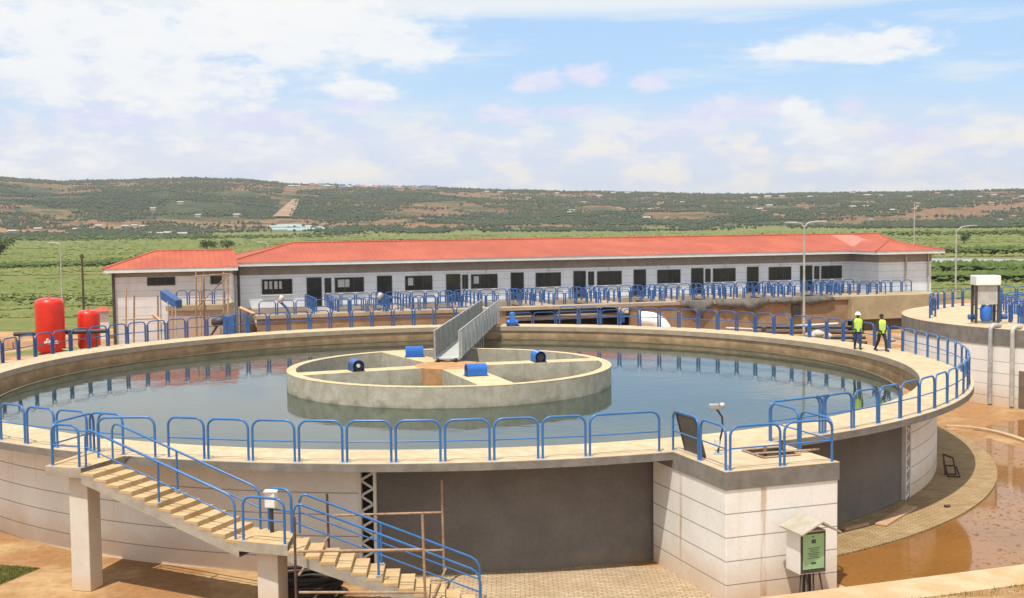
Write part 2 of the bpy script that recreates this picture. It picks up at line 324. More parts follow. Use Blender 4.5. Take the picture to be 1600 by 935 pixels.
# ------------------------------------------------------------------ mesh helpers
class MB:
    def __init__(s): s.v = []; s.f = []; s.sm = []
    def add(s, vs, fs, smooth=False):
        o = len(s.v); s.v += [tuple(v) for v in vs]; s.f += [tuple(o+i for i in f) for f in fs]; s.sm += [smooth]*len(fs); return s
    def box(s, c, size, rz=0.0):
        hx, hy, hz = size[0]/2, size[1]/2, size[2]/2; ca, sa = math.cos(rz), math.sin(rz)
        vs = []
        for z in (-hz, hz):
            for x, y in ((-hx, -hy), (hx, -hy), (hx, hy), (-hx, hy)): vs.append((c[0]+x*ca-y*sa, c[1]+x*sa+y*ca, c[2]+z))
        return s.add(vs, [(3, 2, 1, 0), (4, 5, 6, 7), (0, 1, 5, 4), (1, 2, 6, 5), (2, 3, 7, 6), (3, 0, 4, 7)])
    def prism(s, poly, z0, z1):
        n = len(poly); a = sum(poly[i][0]*poly[(i+1) % n][1]-poly[(i+1) % n][0]*poly[i][1] for i in range(n))
        if a < 0: poly = poly[::-1]
        vs = [(p[0], p[1], z0) for p in poly]+[(p[0], p[1], z1) for p in poly]
        return s.add(vs, [tuple(range(n-1, -1, -1)), tuple(range(n, 2*n))]+[(i, (i+1) % n, n+(i+1) % n, n+i) for i in range(n)])
    def tube(s, pts, r, n=8, caps=True, r2=None, smooth=True):
        pts = [Vector(p) for p in pts]; m = len(pts); rings = []
        prev = None
        for i, p in enumerate(pts):
            d = (pts[min(i+1, m-1)]-pts[max(i-1, 0)]).normalized()
            if prev is None:
                up = Vector((0, 0, 1)) if abs(d.z) < .9 else Vector((1, 0, 0)); x = d.cross(up).normalized()
            else: x = (prev - d*prev.dot(d)).normalized()
            prev = x; y = d.cross(x)
            rr = r if r2 is None else r+(r2-r)*i/(m-1)
            rings.append([p+x*math.cos(a)*rr+y*math.sin(a)*rr for a in [2*math.pi*k/n for k in range(n)]])
        vs = [v for q in rings for v in q]
        fs = [(i*n+k, (i+1)*n+k, (i+1)*n+(k+1) % n, i*n+(k+1) % n) for i in range(m-1) for k in range(n)]
        s.add(vs, fs, smooth)
        if caps: s.add(rings[0], [tuple(range(n))]); s.add(rings[-1], [tuple(range(n-1, -1, -1))])
        return s
    def ringwall(s, cx, cy, r0, r1, z0, z1, a0, a1, step=1.5, smooth=True):
        """solid annular sector, radii r0<r1, angles in degrees"""
        n = max(2, int(abs(a1-a0)/step)+1); full = abs(a1-a0) >= 359.9
        A = [R(a0+(a1-a0)*i/n) for i in range(n+1)]
        P = lambda r, a, z: (cx+r*math.cos(a), cy+r*math.sin(a), z)
        for (ra, za, rb, zb) in ((r1, z0, r1, z1), (r1, z1, r0, z1), (r0, z1, r0, z0), (r0, z0, r1, z0)):
            vs = [P(ra, a, za) for a in A]+[P(rb, a, zb) for a in A]
            s.add(vs, [(i, i+1, n+2+i, n+1+i) for i in range(n)], smooth and ra == rb)
        if not full:
            for a, o in ((A[0], 1), (A[-1], -1)):
                s.add([P(r0, a, z0), P(r1, a, z0), P(r1, a, z1), P(r0, a, z1)], [(0, 1, 2, 3)[::o]])
        return s
    def lathe(s, c, prof, n=24, axis=None, smooth=True):
        q = Vector((0, 0, 1)).rotation_difference(Vector(axis).normalized()) if axis is not None else None
        vs = []
        for r, z in prof:
            for k in range(n):
                a = 2*math.pi*k/n; v = Vector((r*math.cos(a), r*math.sin(a), z))
                if q: v = q @ v
                vs.append((c[0]+v.x, c[1]+v.y, c[2]+v.z))
        m = len(prof)
        s.add(vs, [(i*n+k, i*n+(k+1) % n, (i+1)*n+(k+1) % n, (i+1)*n+k) for i in range(m-1) for k in range(n)], smooth)
        if prof[0][0] > 1e-3: s.add(vs[:n], [tuple(range(n-1, -1, -1))])
        if prof[-1][0] > 1e-3: s.add(vs[-n:], [tuple(range(n))])
        return s
    def build(s, name, m, parent=None, bevel=0, loc=None, local=False):
        me = bpy.data.meshes.new(name)
        vs = s.v
        if parent is not None and not local:
            inv = world_of(parent).inverted(); vs = [tuple(inv @ Vector(v)) for v in vs]
        me.from_pydata(vs, [], s.f); me.polygons.foreach_set('use_smooth', s.sm); me.update()
        o = bpy.data.objects.new(name, me); col.objects.link(o)
        me.materials.append(M[m] if isinstance(m, str) else m)
        if parent is not None: o.parent = parent
        if loc: o.location = loc
        if bevel:
            b = o.modifiers.new('bevel', 'BEVEL'); b.width = bevel; b.segments = 2; b.limit_method = 'ANGLE'
        return o
def world_of(o):
    m = Matrix.Translation(o.location) @ o.rotation_euler.to_matrix().to_4x4()
    return world_of(o.parent) @ m if o.parent else m
def tag(o, label=None, cat=None, group=None, kind=None):
    for k, v in (('label', label), ('category', cat), ('group', group), ('kind', kind)):
        if v: o[k] = v
    return o
def thing(name, label, cat, loc=(0, 0, 0), rz=0, group=None):
    o = bpy.data.objects.new(name, None); o.empty_display_size = .2; col.objects.link(o)
    o.location = loc; o.rotation_euler = (0, 0, rz); return tag(o, label, cat, group)
def copy_tree(o, parent=None):
    c_ = o.copy(); col.objects.link(c_); c_.parent = parent
    for ch in list(o.children): copy_tree(ch, c_)
    return c_
def raw_mesh(name, verts, faces, m, smooth=False):
    me = bpy.data.meshes.new(name); me.from_pydata(verts, [], faces); me.update()
    if smooth: me.polygons.foreach_set('use_smooth', [True]*len(me.polygons))
    o = bpy.data.objects.new(name, me); col.objects.link(o); me.materials.append(M[m]); return o

# ------------------------------------------------------------------ ground, hills, river
GZ = -3.35; FZ = -5.0
RIDGE = [(-900, 300), (-400, 292), (0, 284), (100, 288), (200, 284), (300, 279), (380, 280), (450, 287), (550, 290), (650, 291), (750, 295), (900, 299), (1000, 300), (1200, 302), (1400, 301), (1600, 299), (2000, 296), (2500, 300)]
def ridge_h(px):
    px = max(-900, min(2500, px))
    for (a, ya), (b, yb) in zip(RIDGE, RIDGE[1:]):
        if a <= px <= b: y = ya+(yb-ya)*(px-a)/(b-a); break
    yh = 350.1-.0116*(px-800); return (yh-y-4)*3300/FPX+6.2
def height(x, y):
    r = math.hypot(x, y)
    if r < 1100: return FZ
    if y > .3*r: px = 800+FPX*x/y
    else: px = 2500 if x > 0 else -900
    H = ridge_h(px)
    t = (r-1450-120*noise.noise((x/700, y/700, 3)))/1850
    t = max(0, min(1.25, t))
    s = t*t*(3-2*t) if t < 1 else 1-(t-1)*.25
    s = .35*min(t, 1)+.65*s if t > 0 else 0
    b = noise.fractal((x/620, y/620, .5), 1, 2.1, 6)*20*min(1, t*2.2)*max(0, 1-t*.85) + noise.noise((x/90, y/90, 1))*2.5*min(1, t*4)
    return FZ+(H-FZ)*s+b
angs = [a for a in np.arange(-180, -32, 4)]+[a for a in np.arange(-32, 32, .2)]+[a for a in np.arange(32, 180, 4)]
rads = [2, 40, 90, 150, 250, 400, 650, 900, 1100]+list(np.arange(1200, 3700, 24))+[3900, 4500, 6000, 9000]
vs = [(0, 0, FZ)]; fs = []
nA = len(angs)
for r_ in rads:
    for a in angs:
        x, y = r_*math.sin(R(a)), r_*math.cos(R(a)); vs.append((x, y, height(x, y)))
for k in range(nA): fs.append((0, 1+(k+1) % nA, 1+k))
for i in range(len(rads)-1):
    for k in range(nA):
        a, b = 1+i*nA+k, 1+i*nA+(k+1) % nA; fs.append((a, b, b+nA, a+nA))
tag(raw_mesh('terrain', vs, fs, 'terrain', True), kind='structure')

def hill_at(px, py):
    d = ray(px, py); t = 1000.0
    while t < 5000:
        p = Vector((0, 0, CAM_Z))+d*t
        if p.z < height(p.x, p.y): return p
        t += 12
    return Vector((0, 0, CAM_Z))+d*3300

yard = [(-78, -25), (-78, 104), (-47, 111), (-20, 118), (50, 139), (66, 142), (75, 110), (75, -25)]
tag(MB().prism(yard, FZ-.6, GZ).build('yard_ground', 'yard_ground'), kind='structure')
rv = [at(1445, 404, z=-4.9), at(1760, 405.5, z=-4.9), at(1760, 411, z=-4.9), at(1600, 411, z=-4.9), at(1445, 411.5, z=-4.9)]
tag(raw_mesh('river', [tuple(p) for p in rv], [(4, 3, 2, 1, 0)], 'river_water'), kind='structure')

# vegetation masses ------------------------------------------------
OCT = np.array([(1, 0, .25), (0, 1, .3), (-1, 0, .2), (0, -1, .25), (0, 0, .8), (0, 0, -.4)])
OF = [(0, 1, 4), (1, 2, 4), (2, 3, 4), (3, 0, 4), (1, 0, 5), (2, 1, 5), (3, 2, 5), (0, 3, 5)]
def clumps(name, pts, sizes, hs, m):
    n = len(pts); P = np.array(pts)
    J = OCT[None]*np.stack([sizes, sizes, hs], 1)[:, None]*(1+rng.uniform(-.4, .4, (n, 6, 3)))
    th = rng.uniform(0, 6.28, n); c_, s_ = np.cos(th)[:, None], np.sin(th)[:, None]
    X = J[..., 0]*c_-J[..., 1]*s_; Y = J[..., 0]*s_+J[..., 1]*c_
    V = np.stack([X, Y, J[..., 2]], -1)+P[:, None]
    F = (np.array(OF)[None]+np.arange(n)[:, None, None]*6).reshape(-1, 3)
    o = raw_mesh(name, V.reshape(-1, 3).tolist(), F.tolist(), m); return tag(o, kind='stuff')
pts = []; sz = []; hh = []
for _ in range(110000):
    a = R(rng.uniform(-27, 27)); r_ = 118*math.exp(rng.uniform(0, 2.45)); x, y = r_*math.sin(a), r_*math.cos(a)
    if y < 150 and -80 < x < 78: continue
    if x > 60 and 285 < y < 345: continue
    px = 800+FPX*x/y
    if 480 < px < 1380 and r_ < 900: continue
    d_ = noise.noise((x/60, y/22, 2)); e_ = noise.noise((x/14, y/9, 7))
    if d_+.6*e_ < -.12: continue
    pts.append((x, y, FZ)); k = (.28+r_/560)*(1+.4*d_); sz.append(k*rng.uniform(.5, 1.4)); hh.append(min(1.1, .25+r_/900)*rng.uniform(.3, 1.2)*(1+.9*max(0, d_)))
tag(clumps('field_crops', pts, np.array(sz), np.array(hh), 'field_leaf'), 'green reed and crop fields filling the valley floor behind the plant', 'crops')
pts = []; sz = []; hh = []
def hedge(p0, p1, n, w_, h0):
    for _ in range(int(n*2.2)):
        t = rng.uniform(0, 1); q = p0.lerp(p1, t)
        k = .5+.5*noise.noise((q.x/18, q.y/18, 4))+.3
        pts.append((q.x+rng.normal(0, w_), q.y+rng.normal(0, w_), FZ+rng.uniform(0, .6)*h0)); sz.append(h0*rng.uniform(.18, .5)); hh.append(h0*rng.uniform(.25, .6)*k)
hedge(at(-60, 421, z=FZ), at(165, 415, z=FZ), 700, 6, 1.7)
hedge(at(165, 415, z=FZ), at(290, 401, z=FZ), 350, 6, 1.7)
hedge(at(-40, 378, z=FZ), at(470, 372, z=FZ), 450, 45, 5.0)
hedge(at(1455, 440, z=FZ), at(1660, 438, z=FZ), 1000, 3.5, 2.2)
hedge(at(1500, 428, z=FZ), at(1660, 424, z=FZ), 700, 5, 2.8)
hedge(at(1440, 368, z=FZ), at(1660, 366, z=FZ), 300, 40, 4.0)
hedge(at(0, 470, z=FZ), at(160, 476, z=FZ), 160, 4, .9)
hedge(at(1465, 397, z=FZ), at(1660, 396, z=FZ), 400, 8, 2.6)
tag(clumps('hedgerow_scrub', pts, np.array(sz), np.array(hh), 'hedge_leaf'), 'dark scrub and hedgerows lining the fields', 'scrub')
pts = []; sz = []; hh = []
N = 0
while N < 60000:
    a = R(rng.uniform(-27, 27)); r_ = rng.uniform(1430, 3420); x, y = r_*math.sin(a), r_*math.cos(a)
    d_ = noise.fractal((x/210, y/210, 9), 1, 2, 4)+.35*noise.noise((x/45, y/45, 3))
    top = r_ > 3120
    if d_ < (-.10 if not top else -.3)+(.12 if r_ < 1900 else 0)+rng.uniform(-.12, .12): continue
    px_ = 800+FPX*x/y
    if 428 < px_ < 478 and r_ < 3100 and abs(px_-(440+22*(r_-1700)/1300)) < 11: continue
    z = height(x, y); pts.append((x, y, z+1.5)); k = rng.uniform(1.0, 3.2)*(1.4 if top else 1.0); sz.append(k); hh.append(k*rng.uniform(.8, 1.7)); N += 1
tag(clumps('hillside_woods', pts, np.array(sz), np.array(hh), 'hill_leaf'), 'dark scattered woods covering the far hillside and its ridge', 'woods')

def tree(p, h, w_, label, seed=0):
    t = thing('tree', label, 'tree', p)
    rg = random.Random(seed); m = MB().tube([(0, 0, -.3), (.1, 0, h*.3), (0, .1, h*.62)], w_*.07, 7, r2=w_*.03)
    for k in range(6):
        a = k*1.05; m.tube([(0, 0, h*.3), (math.cos(a)*w_*.3, math.sin(a)*w_*.3, h*.62)], w_*.03, 5, r2=w_*.01)
    m.build('trunk', 'bark', t, local=True)
    cr = MB()
    cl = [(rg.gauss(0, w_*.22), rg.gauss(0, w_*.22), h*(.38+.5*rg.random())) for _ in range(14)]
    for _ in range(900):
        c_ = rg.choice(cl); s_ = w_*.2; q = [c_[0]+rg.gauss(0, s_*.6), c_[1]+rg.gauss(0, s_*.6), c_[2]+rg.gauss(0, s_*.45)]
        k = w_*.055; vv = [(q[0]+rg.uniform(-k, k), q[1]+rg.uniform(-k, k), q[2]+rg.uniform(-k, k)) for _ in range(3)]
        cr.add(vv, [(0, 1, 2)])
    cr.build('crown', 'tree_leaf', t, local=True)
tree(at(0, 399, z=FZ), 7.5, 9.5, 'dark round tree at the left edge of the fields', 1)
tree(at(323, 392, z=FZ), 5.2, 7.5, 'round dark tree standing left of its twin behind the smaller building', 2)
tree(at(355, 391, z=FZ), 4.8, 6.5, 'smaller round dark tree standing right of its twin beyond the roofs', 3)
tree(at(1506, 383, z=FZ), 5.4, 5.2, 'lone dark tree in the fields right of the long building', 4)

# houses on the hill -----------------------------------------------
def make_house(roofm, label):
    t = thing('hill_house', label, 'house', group='houses scattered on the far hillside')
    MB().prism([(-6, -4), (6, -4), (6, 4), (-6, 4)], -3, 3).build('wall', 'house_wall', t, local=True)
    MB().add([(-6.8, -4.8, 2.9), (6.8, -4.8, 2.9), (6.8, 4.8, 2.9), (-6.8, 4.8, 2.9), (-6.8, 0, 4.9), (6.8, 0, 4.9)],
             [(0, 1, 5, 4), (2, 3, 4, 5), (0, 4, 3), (1, 2, 5), (3, 2, 1, 0)]).build('roof', roofm, t, local=True)
    return t
LH = {'house_roof': 'small pale house with a grey metal roof among trees on the far hillside',
      'house_roof_blue': 'small house with a blue metal roof in the settlement on the far ridge',
      'house_roof_rust': 'small house with a rusty brown roof on the far hillside'}
protos = {}
def place_house(px, py, kind, s=1.0, rz=0):
    if kind not in protos: o = protos[kind] = make_house(kind, LH[kind])
    else: o = copy_tree(protos[kind])
    zone = 'near the left edge' if px < 180 else 'behind the smaller building' if px < 345 else 'above the left end of the long roof' if px < 520 else 'above the footbridge' if px < 800 else 'above the middle of the long roof' if px < 1080 else 'above the two arm lamp post' if px < 1330 else 'right of the mast'
    row = 'on the skyline' if py < 303 else 'high on the far hillside' if py < 320 else 'halfway up the far hillside' if py < 345 else 'at the foot of the far hill'
    o['label'] = '%s roofed house %s, %s' % ({'house_roof': 'grey', 'house_roof_blue': 'blue', 'house_roof_rust': 'brown'}[kind], row, zone)
    p = hill_at(px, py); o.location = (p.x, p.y, height(p.x, p.y)+1); o.rotation_euler.z = rz; o.scale = (s, s, s)
for px in range(505, 700, 9): place_house(px+random.uniform(-4, 4), 294.5+random.uniform(-1.0, 3.2)+(px-505)*.004, random.choice(['house_roof_blue', 'house_roof', 'house_roof_rust', 'house_roof_blue']), random.uniform(1.0, 1.8), random.uniform(-.5, .5))
for px in range(455, 520, 11): place_house(px, 291+random.uniform(0, 5), random.choice(['house_roof', 'house_roof_rust']), 1.1, random.uniform(-.5, .5))
for px in range(760, 1600, 22):
    if random.random() < .7: place_house(px, 302.5+random.uniform(0, 10), random.choice(['house_roof', 'house_roof_rust', 'house_roof']), random.uniform(.7, 1.2), random.uniform(-.6, .6))
for _ in range(34): place_house(random.uniform(880, 1590), random.uniform(312, 348), random.choice(['house_roof_rust', 'house_roof']), random.uniform(.5, .9), random.uniform(-.6, .6))
for px, py in ((196, 357), (210, 356), (222, 357), (232, 368), (250, 369), (262, 368), (285, 370), (155, 356), (20, 366), (282, 320), (310, 340), (240, 330), (370, 340), (120, 362), (60, 362)): place_house(px, py, 'house_roof', random.uniform(.6, .9), random.uniform(-.4, .4))
gh = thing('greenhouse', 'cluster of pale blue green plastic greenhouse roofs at the foot of the hill', 'greenhouse', (0, 0, 0))
for k, (px, py) in enumerate([(438, 357), (452, 355), (468, 357), (484, 359), (500, 361), (446, 361), (470, 362)]):
    p = hill_at(px, py); MB().tube([(p.x-17, p.y-6, p.z+1), (p.x+17, p.y+4, p.z+1)], 3.4, 10).build('roof', 'glass_house', gh)
rd = []
for t in range(13):
    k = t/12; c0 = hill_at(440+22*k+2*math.sin(k*3), 341-27*k); rd.append(c0)
vv = []; wdt = [34, 20]
for i, p in enumerate(rd):
    k = i/12; hw = 34*(1-k)+14*k
    for sgn in (-1, 1): x = p.x+sgn*hw/2*.95; vv.append((x, p.y, height(x, p.y)+3))
mat('dirt_road_soil', (.30, .20, .135), (.26, .15, .09), .02, .95)
tag(raw_mesh('dirt_road', vv, [(2*i, 2*i+1, 2*i+3, 2*i+2) for i in range(12)], 'dirt_road_soil'), kind='structure')

# ------------------------------------------------------------------ settling tank
CX, CY = -2.70, 52.0
RO, RI, RW, RR = 21.5, 19.56, 20.2, 21.33
WZ = -.74
def cp(a, r, z=0.0): return Vector((CX+r*math.cos(R(a)), CY+r*math.sin(R(a)), z))
tank = thing('settling_tank', 'huge round concrete settling tank full of water with a sandy walkway rim', 'tank', (CX, CY, GZ))
MB().ringwall(CX, CY, RI, RO, -.012, 0, 0, 360).build('walkway_deck', 'deck_concrete', tank)
MB().ringwall(CX, CY, RI-.004, RO+.004, -.22, -.012, 0, 360).build('walkway_edge', 'fascia_concrete', tank)
MB().ringwall(CX, CY, RI-.012, RI+.28, -.26, -.004, 0, 360).build('inner_lip', 'lip_concrete', tank)
MB().ringwall(CX, CY, RI+.05, RI+.30, -1.6, -.24, 0, 360).build('inner_wall', 'inner_concrete', tank)
mat('weir_concrete', (.20, .16, .095), (.12, .105, .06), 1.5, .8, .3, fine=.3)
MB().ringwall(CX, CY, RI-.70, RI-.60, -1.6, WZ+.04, 0, 360).build('overflow_weir', 'weir_concrete', tank)
MB().ringwall(CX, CY, RI-.60, RI+.05, -1.75, -1.05, 0, 360).build('launder_floor', 'hub_soil', tank)
cl = MB()
for a0, a1 in ((-36.4, 265.6),): cl.ringwall(CX, CY, RW-.25, RW, GZ-.1, -.22, a0, a1)
cl.build('cladding_wall', 'white_cladding', tank)
MB().ringwall(CX, CY, RW-.35, RW-.12, GZ-.1, -.22, -93, -38).build('rendered_wall', 'grey_render', tank)
def lattice(a0, a1, label=None):
    MB().ringwall(CX, CY, RW-.30, RW-.22, GZ, -.22, a0, a1, .4).build('recess_shade', 'void_shade', tank)
    m = MB(); bw = .22
    m.ringwall(CX, CY, RW-.2, RW+.03, GZ, -.22, a0, a0+bw, .2); m.ringwall(CX, CY, RW-.2, RW+.03, GZ, -.22, a1-bw, a1, .2)
    n = 7; dz = (-.3-GZ)/n
    for i in range(n):
        z = GZ+i*dz; A = cp(a0+bw, RW-.03, z+.03); B = cp(a1-bw, RW-.03, z+dz/2); C_ = cp(a0+bw, RW-.03, z+dz)
        m.tube([A, B], .034, 4, smooth=False); m.tube([B, C_], .034, 4, smooth=False)
    m.build('lattice_panel', 'white_paint', tank)
lattice(-94.4, -93.0); lattice(-38, -36.5)
bm_w = MB()
n = 120
tag(MB().add([cp(360*i/n, RI-.74, WZ) for i in range(n)], [tuple(range(n))]).build('tank_water', 'tank_water'), kind='structure')

# feed well in the middle
FX, FY, FR = -2.74, 51.45, 7.02
fw = thing('feed_well', 'round concrete feed well ring with four cross walls in the middle of the tank water', 'concrete ring', (FX, FY, WZ))
RT = .075
MB().ringwall(FX, FY, FR-.38, FR, -2.2, RT-.012, 0, 360, 3).build('ring_wall', 'ring_concrete', fw)
MB().ringwall(FX, FY, FR-.385, FR+.005, RT-.012, RT, 0, 360, 3).build('ring_top', 'ring_top', fw)
def fp(a, r, o=0, z=0): a = R(a); return Vector((FX+r*math.cos(a)-o*math.sin(a), FY+r*math.sin(a)+o*math.cos(a), z))
BEAMS = ((-158, 1.0), (14, 1.0), (118, 1.1), (-71.5, 1.45))
for a, wd in BEAMS:
    poly = [fp(a, .6, -wd/2)[:2], fp(a, FR-.36, -wd/2)[:2], fp(a, FR-.36, wd/2)[:2], fp(a, .6, wd/2)[:2]]
    MB().prism(poly, -2.2, RT-.014).build('cross_wall', 'ring_concrete', fw); MB().prism(poly, RT-.014, RT-.003).build('cross_wall_top', 'ring_top', fw)
MB().lathe((FX, FY, -2.2), [(1.55, 0), (1.55, 2.2+RT+.004)], 40).build('hub', 'hub_soil', fw)

# blue motor hoods
def motor(a, r, label, axis_a=None):
    p = fp(a, r, 0, RT); t = thing('motor_unit', label, 'motor', p, R(a+90 if axis_a is None else axis_a), 'blue motor units on the feed well walls')
    t.scale = (.86, .86, .86); m = MB(); L, rad, zc = .96, .29, .30
    prof = [(-rad, 0.02), (-rad, zc)]+[(rad*math.cos(math.pi-k*math.pi/10), zc+rad*math.sin(k*math.pi/10)*.95) for k in range(1, 10)]+[(rad, zc), (rad, .02)]
    n = len(prof); vs = [(x, y, z) for x in (-L/2, L/2) for y, z in prof]+[(x, y*.93, z*.95) for x in (-L/2, L/2) for y, z in prof]
    fs = [(i, i+1, n+i+1, n+i) for i in range(n-1)]+[(2*n+i, 3*n+i, 3*n+i+1, 2*n+i+1) for i in range(n-1)]
    for s_ in (0, 1): fs += [(s_*n+i, 2*n+s_*n+i, 2*n+s_*n+i+1, s_*n+i+1) for i in range(n-1)]
    m.add(vs, fs, True).build('hood', 'blue_bright', t, local=True)
    MB().lathe((-L/2+.06, 0, .28), [(.2, 0), (.22, .1), (.22, L-.25), (.2, L-.14)], 16, (1, 0, 0)).build('motor_body', 'black_metal', t, local=True)
    MB().lathe((L/2-.09, 0, .28), [(.10, 0), (.09, .07)], 14, (1, 0, 0)).build('fan_cover', 'white_paint', t, local=True)
    MB().box((0, 0, .015), (L+.1, .62, .03)).build('base_plate', 'black_metal', t, local=True)
motor(-158, 4.2, 'blue motor unit with open end on the left arm of the feed well')
motor(14, 4.0, 'blue motor unit with open end on the right arm of the feed well')
motor(118, 3.9, 'blue motor unit beside the foot of the grey footbridge', 5)
motor(-71.5, 3.9, 'blue motor unit on the wide front arm, nearest the camera')

# footbridge from feed well to the far rim
b0 = Vector((-2.95, 52.6, .26)); b1 = Vector((-1.35, 74.2, .26)); bd = (b1-b0).normalized(); bn = Vector((-bd.y, bd.x, 0))
br = thing('footbridge', 'grey steel footbridge with solid side panels running from the feed well to the far rim', 'footbridge', b0)
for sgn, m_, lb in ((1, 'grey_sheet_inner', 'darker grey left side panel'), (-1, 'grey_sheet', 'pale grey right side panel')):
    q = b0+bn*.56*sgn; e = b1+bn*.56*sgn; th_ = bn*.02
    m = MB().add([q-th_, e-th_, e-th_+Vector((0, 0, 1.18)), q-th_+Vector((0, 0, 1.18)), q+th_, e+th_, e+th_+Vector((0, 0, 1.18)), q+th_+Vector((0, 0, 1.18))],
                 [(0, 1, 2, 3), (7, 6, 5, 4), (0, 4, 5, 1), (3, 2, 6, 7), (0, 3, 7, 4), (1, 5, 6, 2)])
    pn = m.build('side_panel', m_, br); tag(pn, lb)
    fr = MB()
    for k in range(13): c0 = q.lerp(e, k/12)-bn*.035; fr.box((c0.x+(0 if sgn > 0 else .07), c0.y, c0.z+.59), (.05, .05, 1.18))
    fr.tube([q+Vector((0, 0, 1.2)), e+Vector((0, 0, 1.2))], .035, 6)
    fr.tube([q+Vector((0, 0, -.02)), e+Vector((0, 0, -.02))], .06, 6); fr.build('panel_frame', 'pipe_steel', pn)
q0, q1, e0, e1 = b0-bn*.5, b0+bn*.5, b1-bn*.5, b1+bn*.5
MB().prism([q0[:2], e0[:2], e1[:2], q1[:2]], .20, .25).build('deck_plate', 'grey_sheet', br)
for k in range(5):
    c0 = b0.lerp(b1, .32+.055*k); MB().tube([(c0.x+.5, c0.y, WZ-.5), (c0.x+.5, c0.y, .2)], .03, 6).build('support_rod', 'pipe_steel', br)
for sgn in (-1, 1): c0 = b0+bn*.4*sgn; MB().lathe((c0.x-.05, c0.y-.1, .17), [(.0, 0), (.1, 0), (.1, .12), (0, .12)], 14, (1, 0, 0)).build('wheel', 'black_rubber', br)
# drive unit at the far rim
dp = cp(82.2, 19.9); dr = thing('drive_unit', 'blue upright motor standing on the far rim right of the footbridge', 'motor', dp)
dr.scale = (.8, .8, .8)
MB().lathe((0, 0, 0), [(.25, 0), (.3, .12), (.3, .4), (.22, .5), (.22, .95), (.16, 1.05), (0, 1.08)], 16).build('motor_body', 'blue_bright', dr, local=True)
MB().lathe((-.45, 0, .25), [(.2, 0), (.24, .1), (.24, .8), (.2, .9)], 14, (1, 0, 0)).build('gearbox', 'blue_bright', dr, local=True)
MB().box((.1, .1, .04), (.9, .6, .08)).build('base_plate', 'black_metal', dr, local=True)

# ------------------------------------------------------------------ railings
def hoop_path(w_, h=1.1, rc=.24, z0=0.0):
    p = [(0, 0, z0), (0, 0, h-rc)]
    for k in range(1, 6): a = math.pi/2*k/6; p.append((rc-rc*math.cos(a), 0, h-rc+rc*math.sin(a)))
    p += [(rc, 0, h), (w_-rc, 0, h)]
    for k in range(1, 6): a = math.pi/2*k/6; p.append((w_-rc+rc*math.sin(a), 0, h-rc+rc*math.cos(a)))
    return p+[(w_, 0, h-rc), (w_, 0, z0)]
PM = {}
def panel(parent, A, B, fine=True, gap=.062, h=1.1, m=None, r=.034):
    """one hoop of railing between ground points A and B, a part of its railing run"""
    if not fine: r = .047; gap = .075
    A, B = Vector(A), Vector(B); L = (B-A).length-2*gap; d = (B-A).normalized(); key = (round(L, 2), fine, h)
    m = m or ('blue_paint' if fine else 'blue_far')
    if key not in PM:
        PM[key] = []
        a = MB().tube(hoop_path(L, h), r, 8 if fine else 6, caps=False)
        if not fine:
            a = MB().tube(hoop_path(L, h), .034, 6, caps=False).tube([(0, 0, h*.5), (L, 0, h*.5)], .026, 5)
            for x_ in (0, L): a.tube([(x_, 0, 0), (x_, 0, h*.84)], .054, 6)
        o = a.build('railing_panel', m, parent, local=True); PM[key].append(o.data)
        if fine:
            o2 = MB().tube([(0, 0, h*.5), (L, 0, h*.5)], r*.62, 8).build('mid_rail', m, o, local=True); PM[key].append(o2.data)
            o3 = MB().box((0, 0, .006), (.13, .13, .012)).build('base_plate', 'plate_metal', o, local=True); PM[key].append(o3.data)
            o4 = bpy.data.objects.new('base_plate', o3.data); col.objects.link(o4); o4.parent = o; o4.location = (L, 0, 0)
    else:
        ds = PM[key]
        o = bpy.data.objects.new('railing_panel', ds[0]); col.objects.link(o); o.parent = parent
        if fine:
            o2 = bpy.data.objects.new('mid_rail', ds[1]); col.objects.link(o2); o2.parent = o
            for lx in (0, L): o3 = bpy.data.objects.new('base_plate', ds[2]); col.objects.link(o3); o3.parent = o; o3.location = (lx, 0, 0)
    inv = world_of(parent).inverted(); rzp = parent.rotation_euler.z
    o.location = inv @ (A+d*gap); o.rotation_euler.z = math.atan2(d.y, d.x)-rzp
    return o
STEP = 360/104; A0 = -91.2
def run(label, angles, fine=True):
    t = thing('railing', label, 'railing', cp(angles[0], RR)); 
    for a, b in zip(angles, angles[1:]): panel(t, cp(a, RR), cp(b, RR), fine)
    return t
seq = lambda k0, k1: [A0+STEP*k for k in range(k0, k1+1)]
run('blue hooped railing on the near left rim, left of the stair landing', seq(-17, -6)+[-114.6])
run('blue hooped railing along the near rim between the stairs and the white valve chamber', [-108.3]+seq(-4, 4)+[-71.7])
run('blue hooped railing curving round the right side of the tank rim', [-62.4, -56.9]+seq(10, 29))
run('blue hooped railing along the far right rim behind the two workers', seq(29, 48), False)
run('blue hooped railing along the far left rim in front of the buildings', seq(52, 88), False)

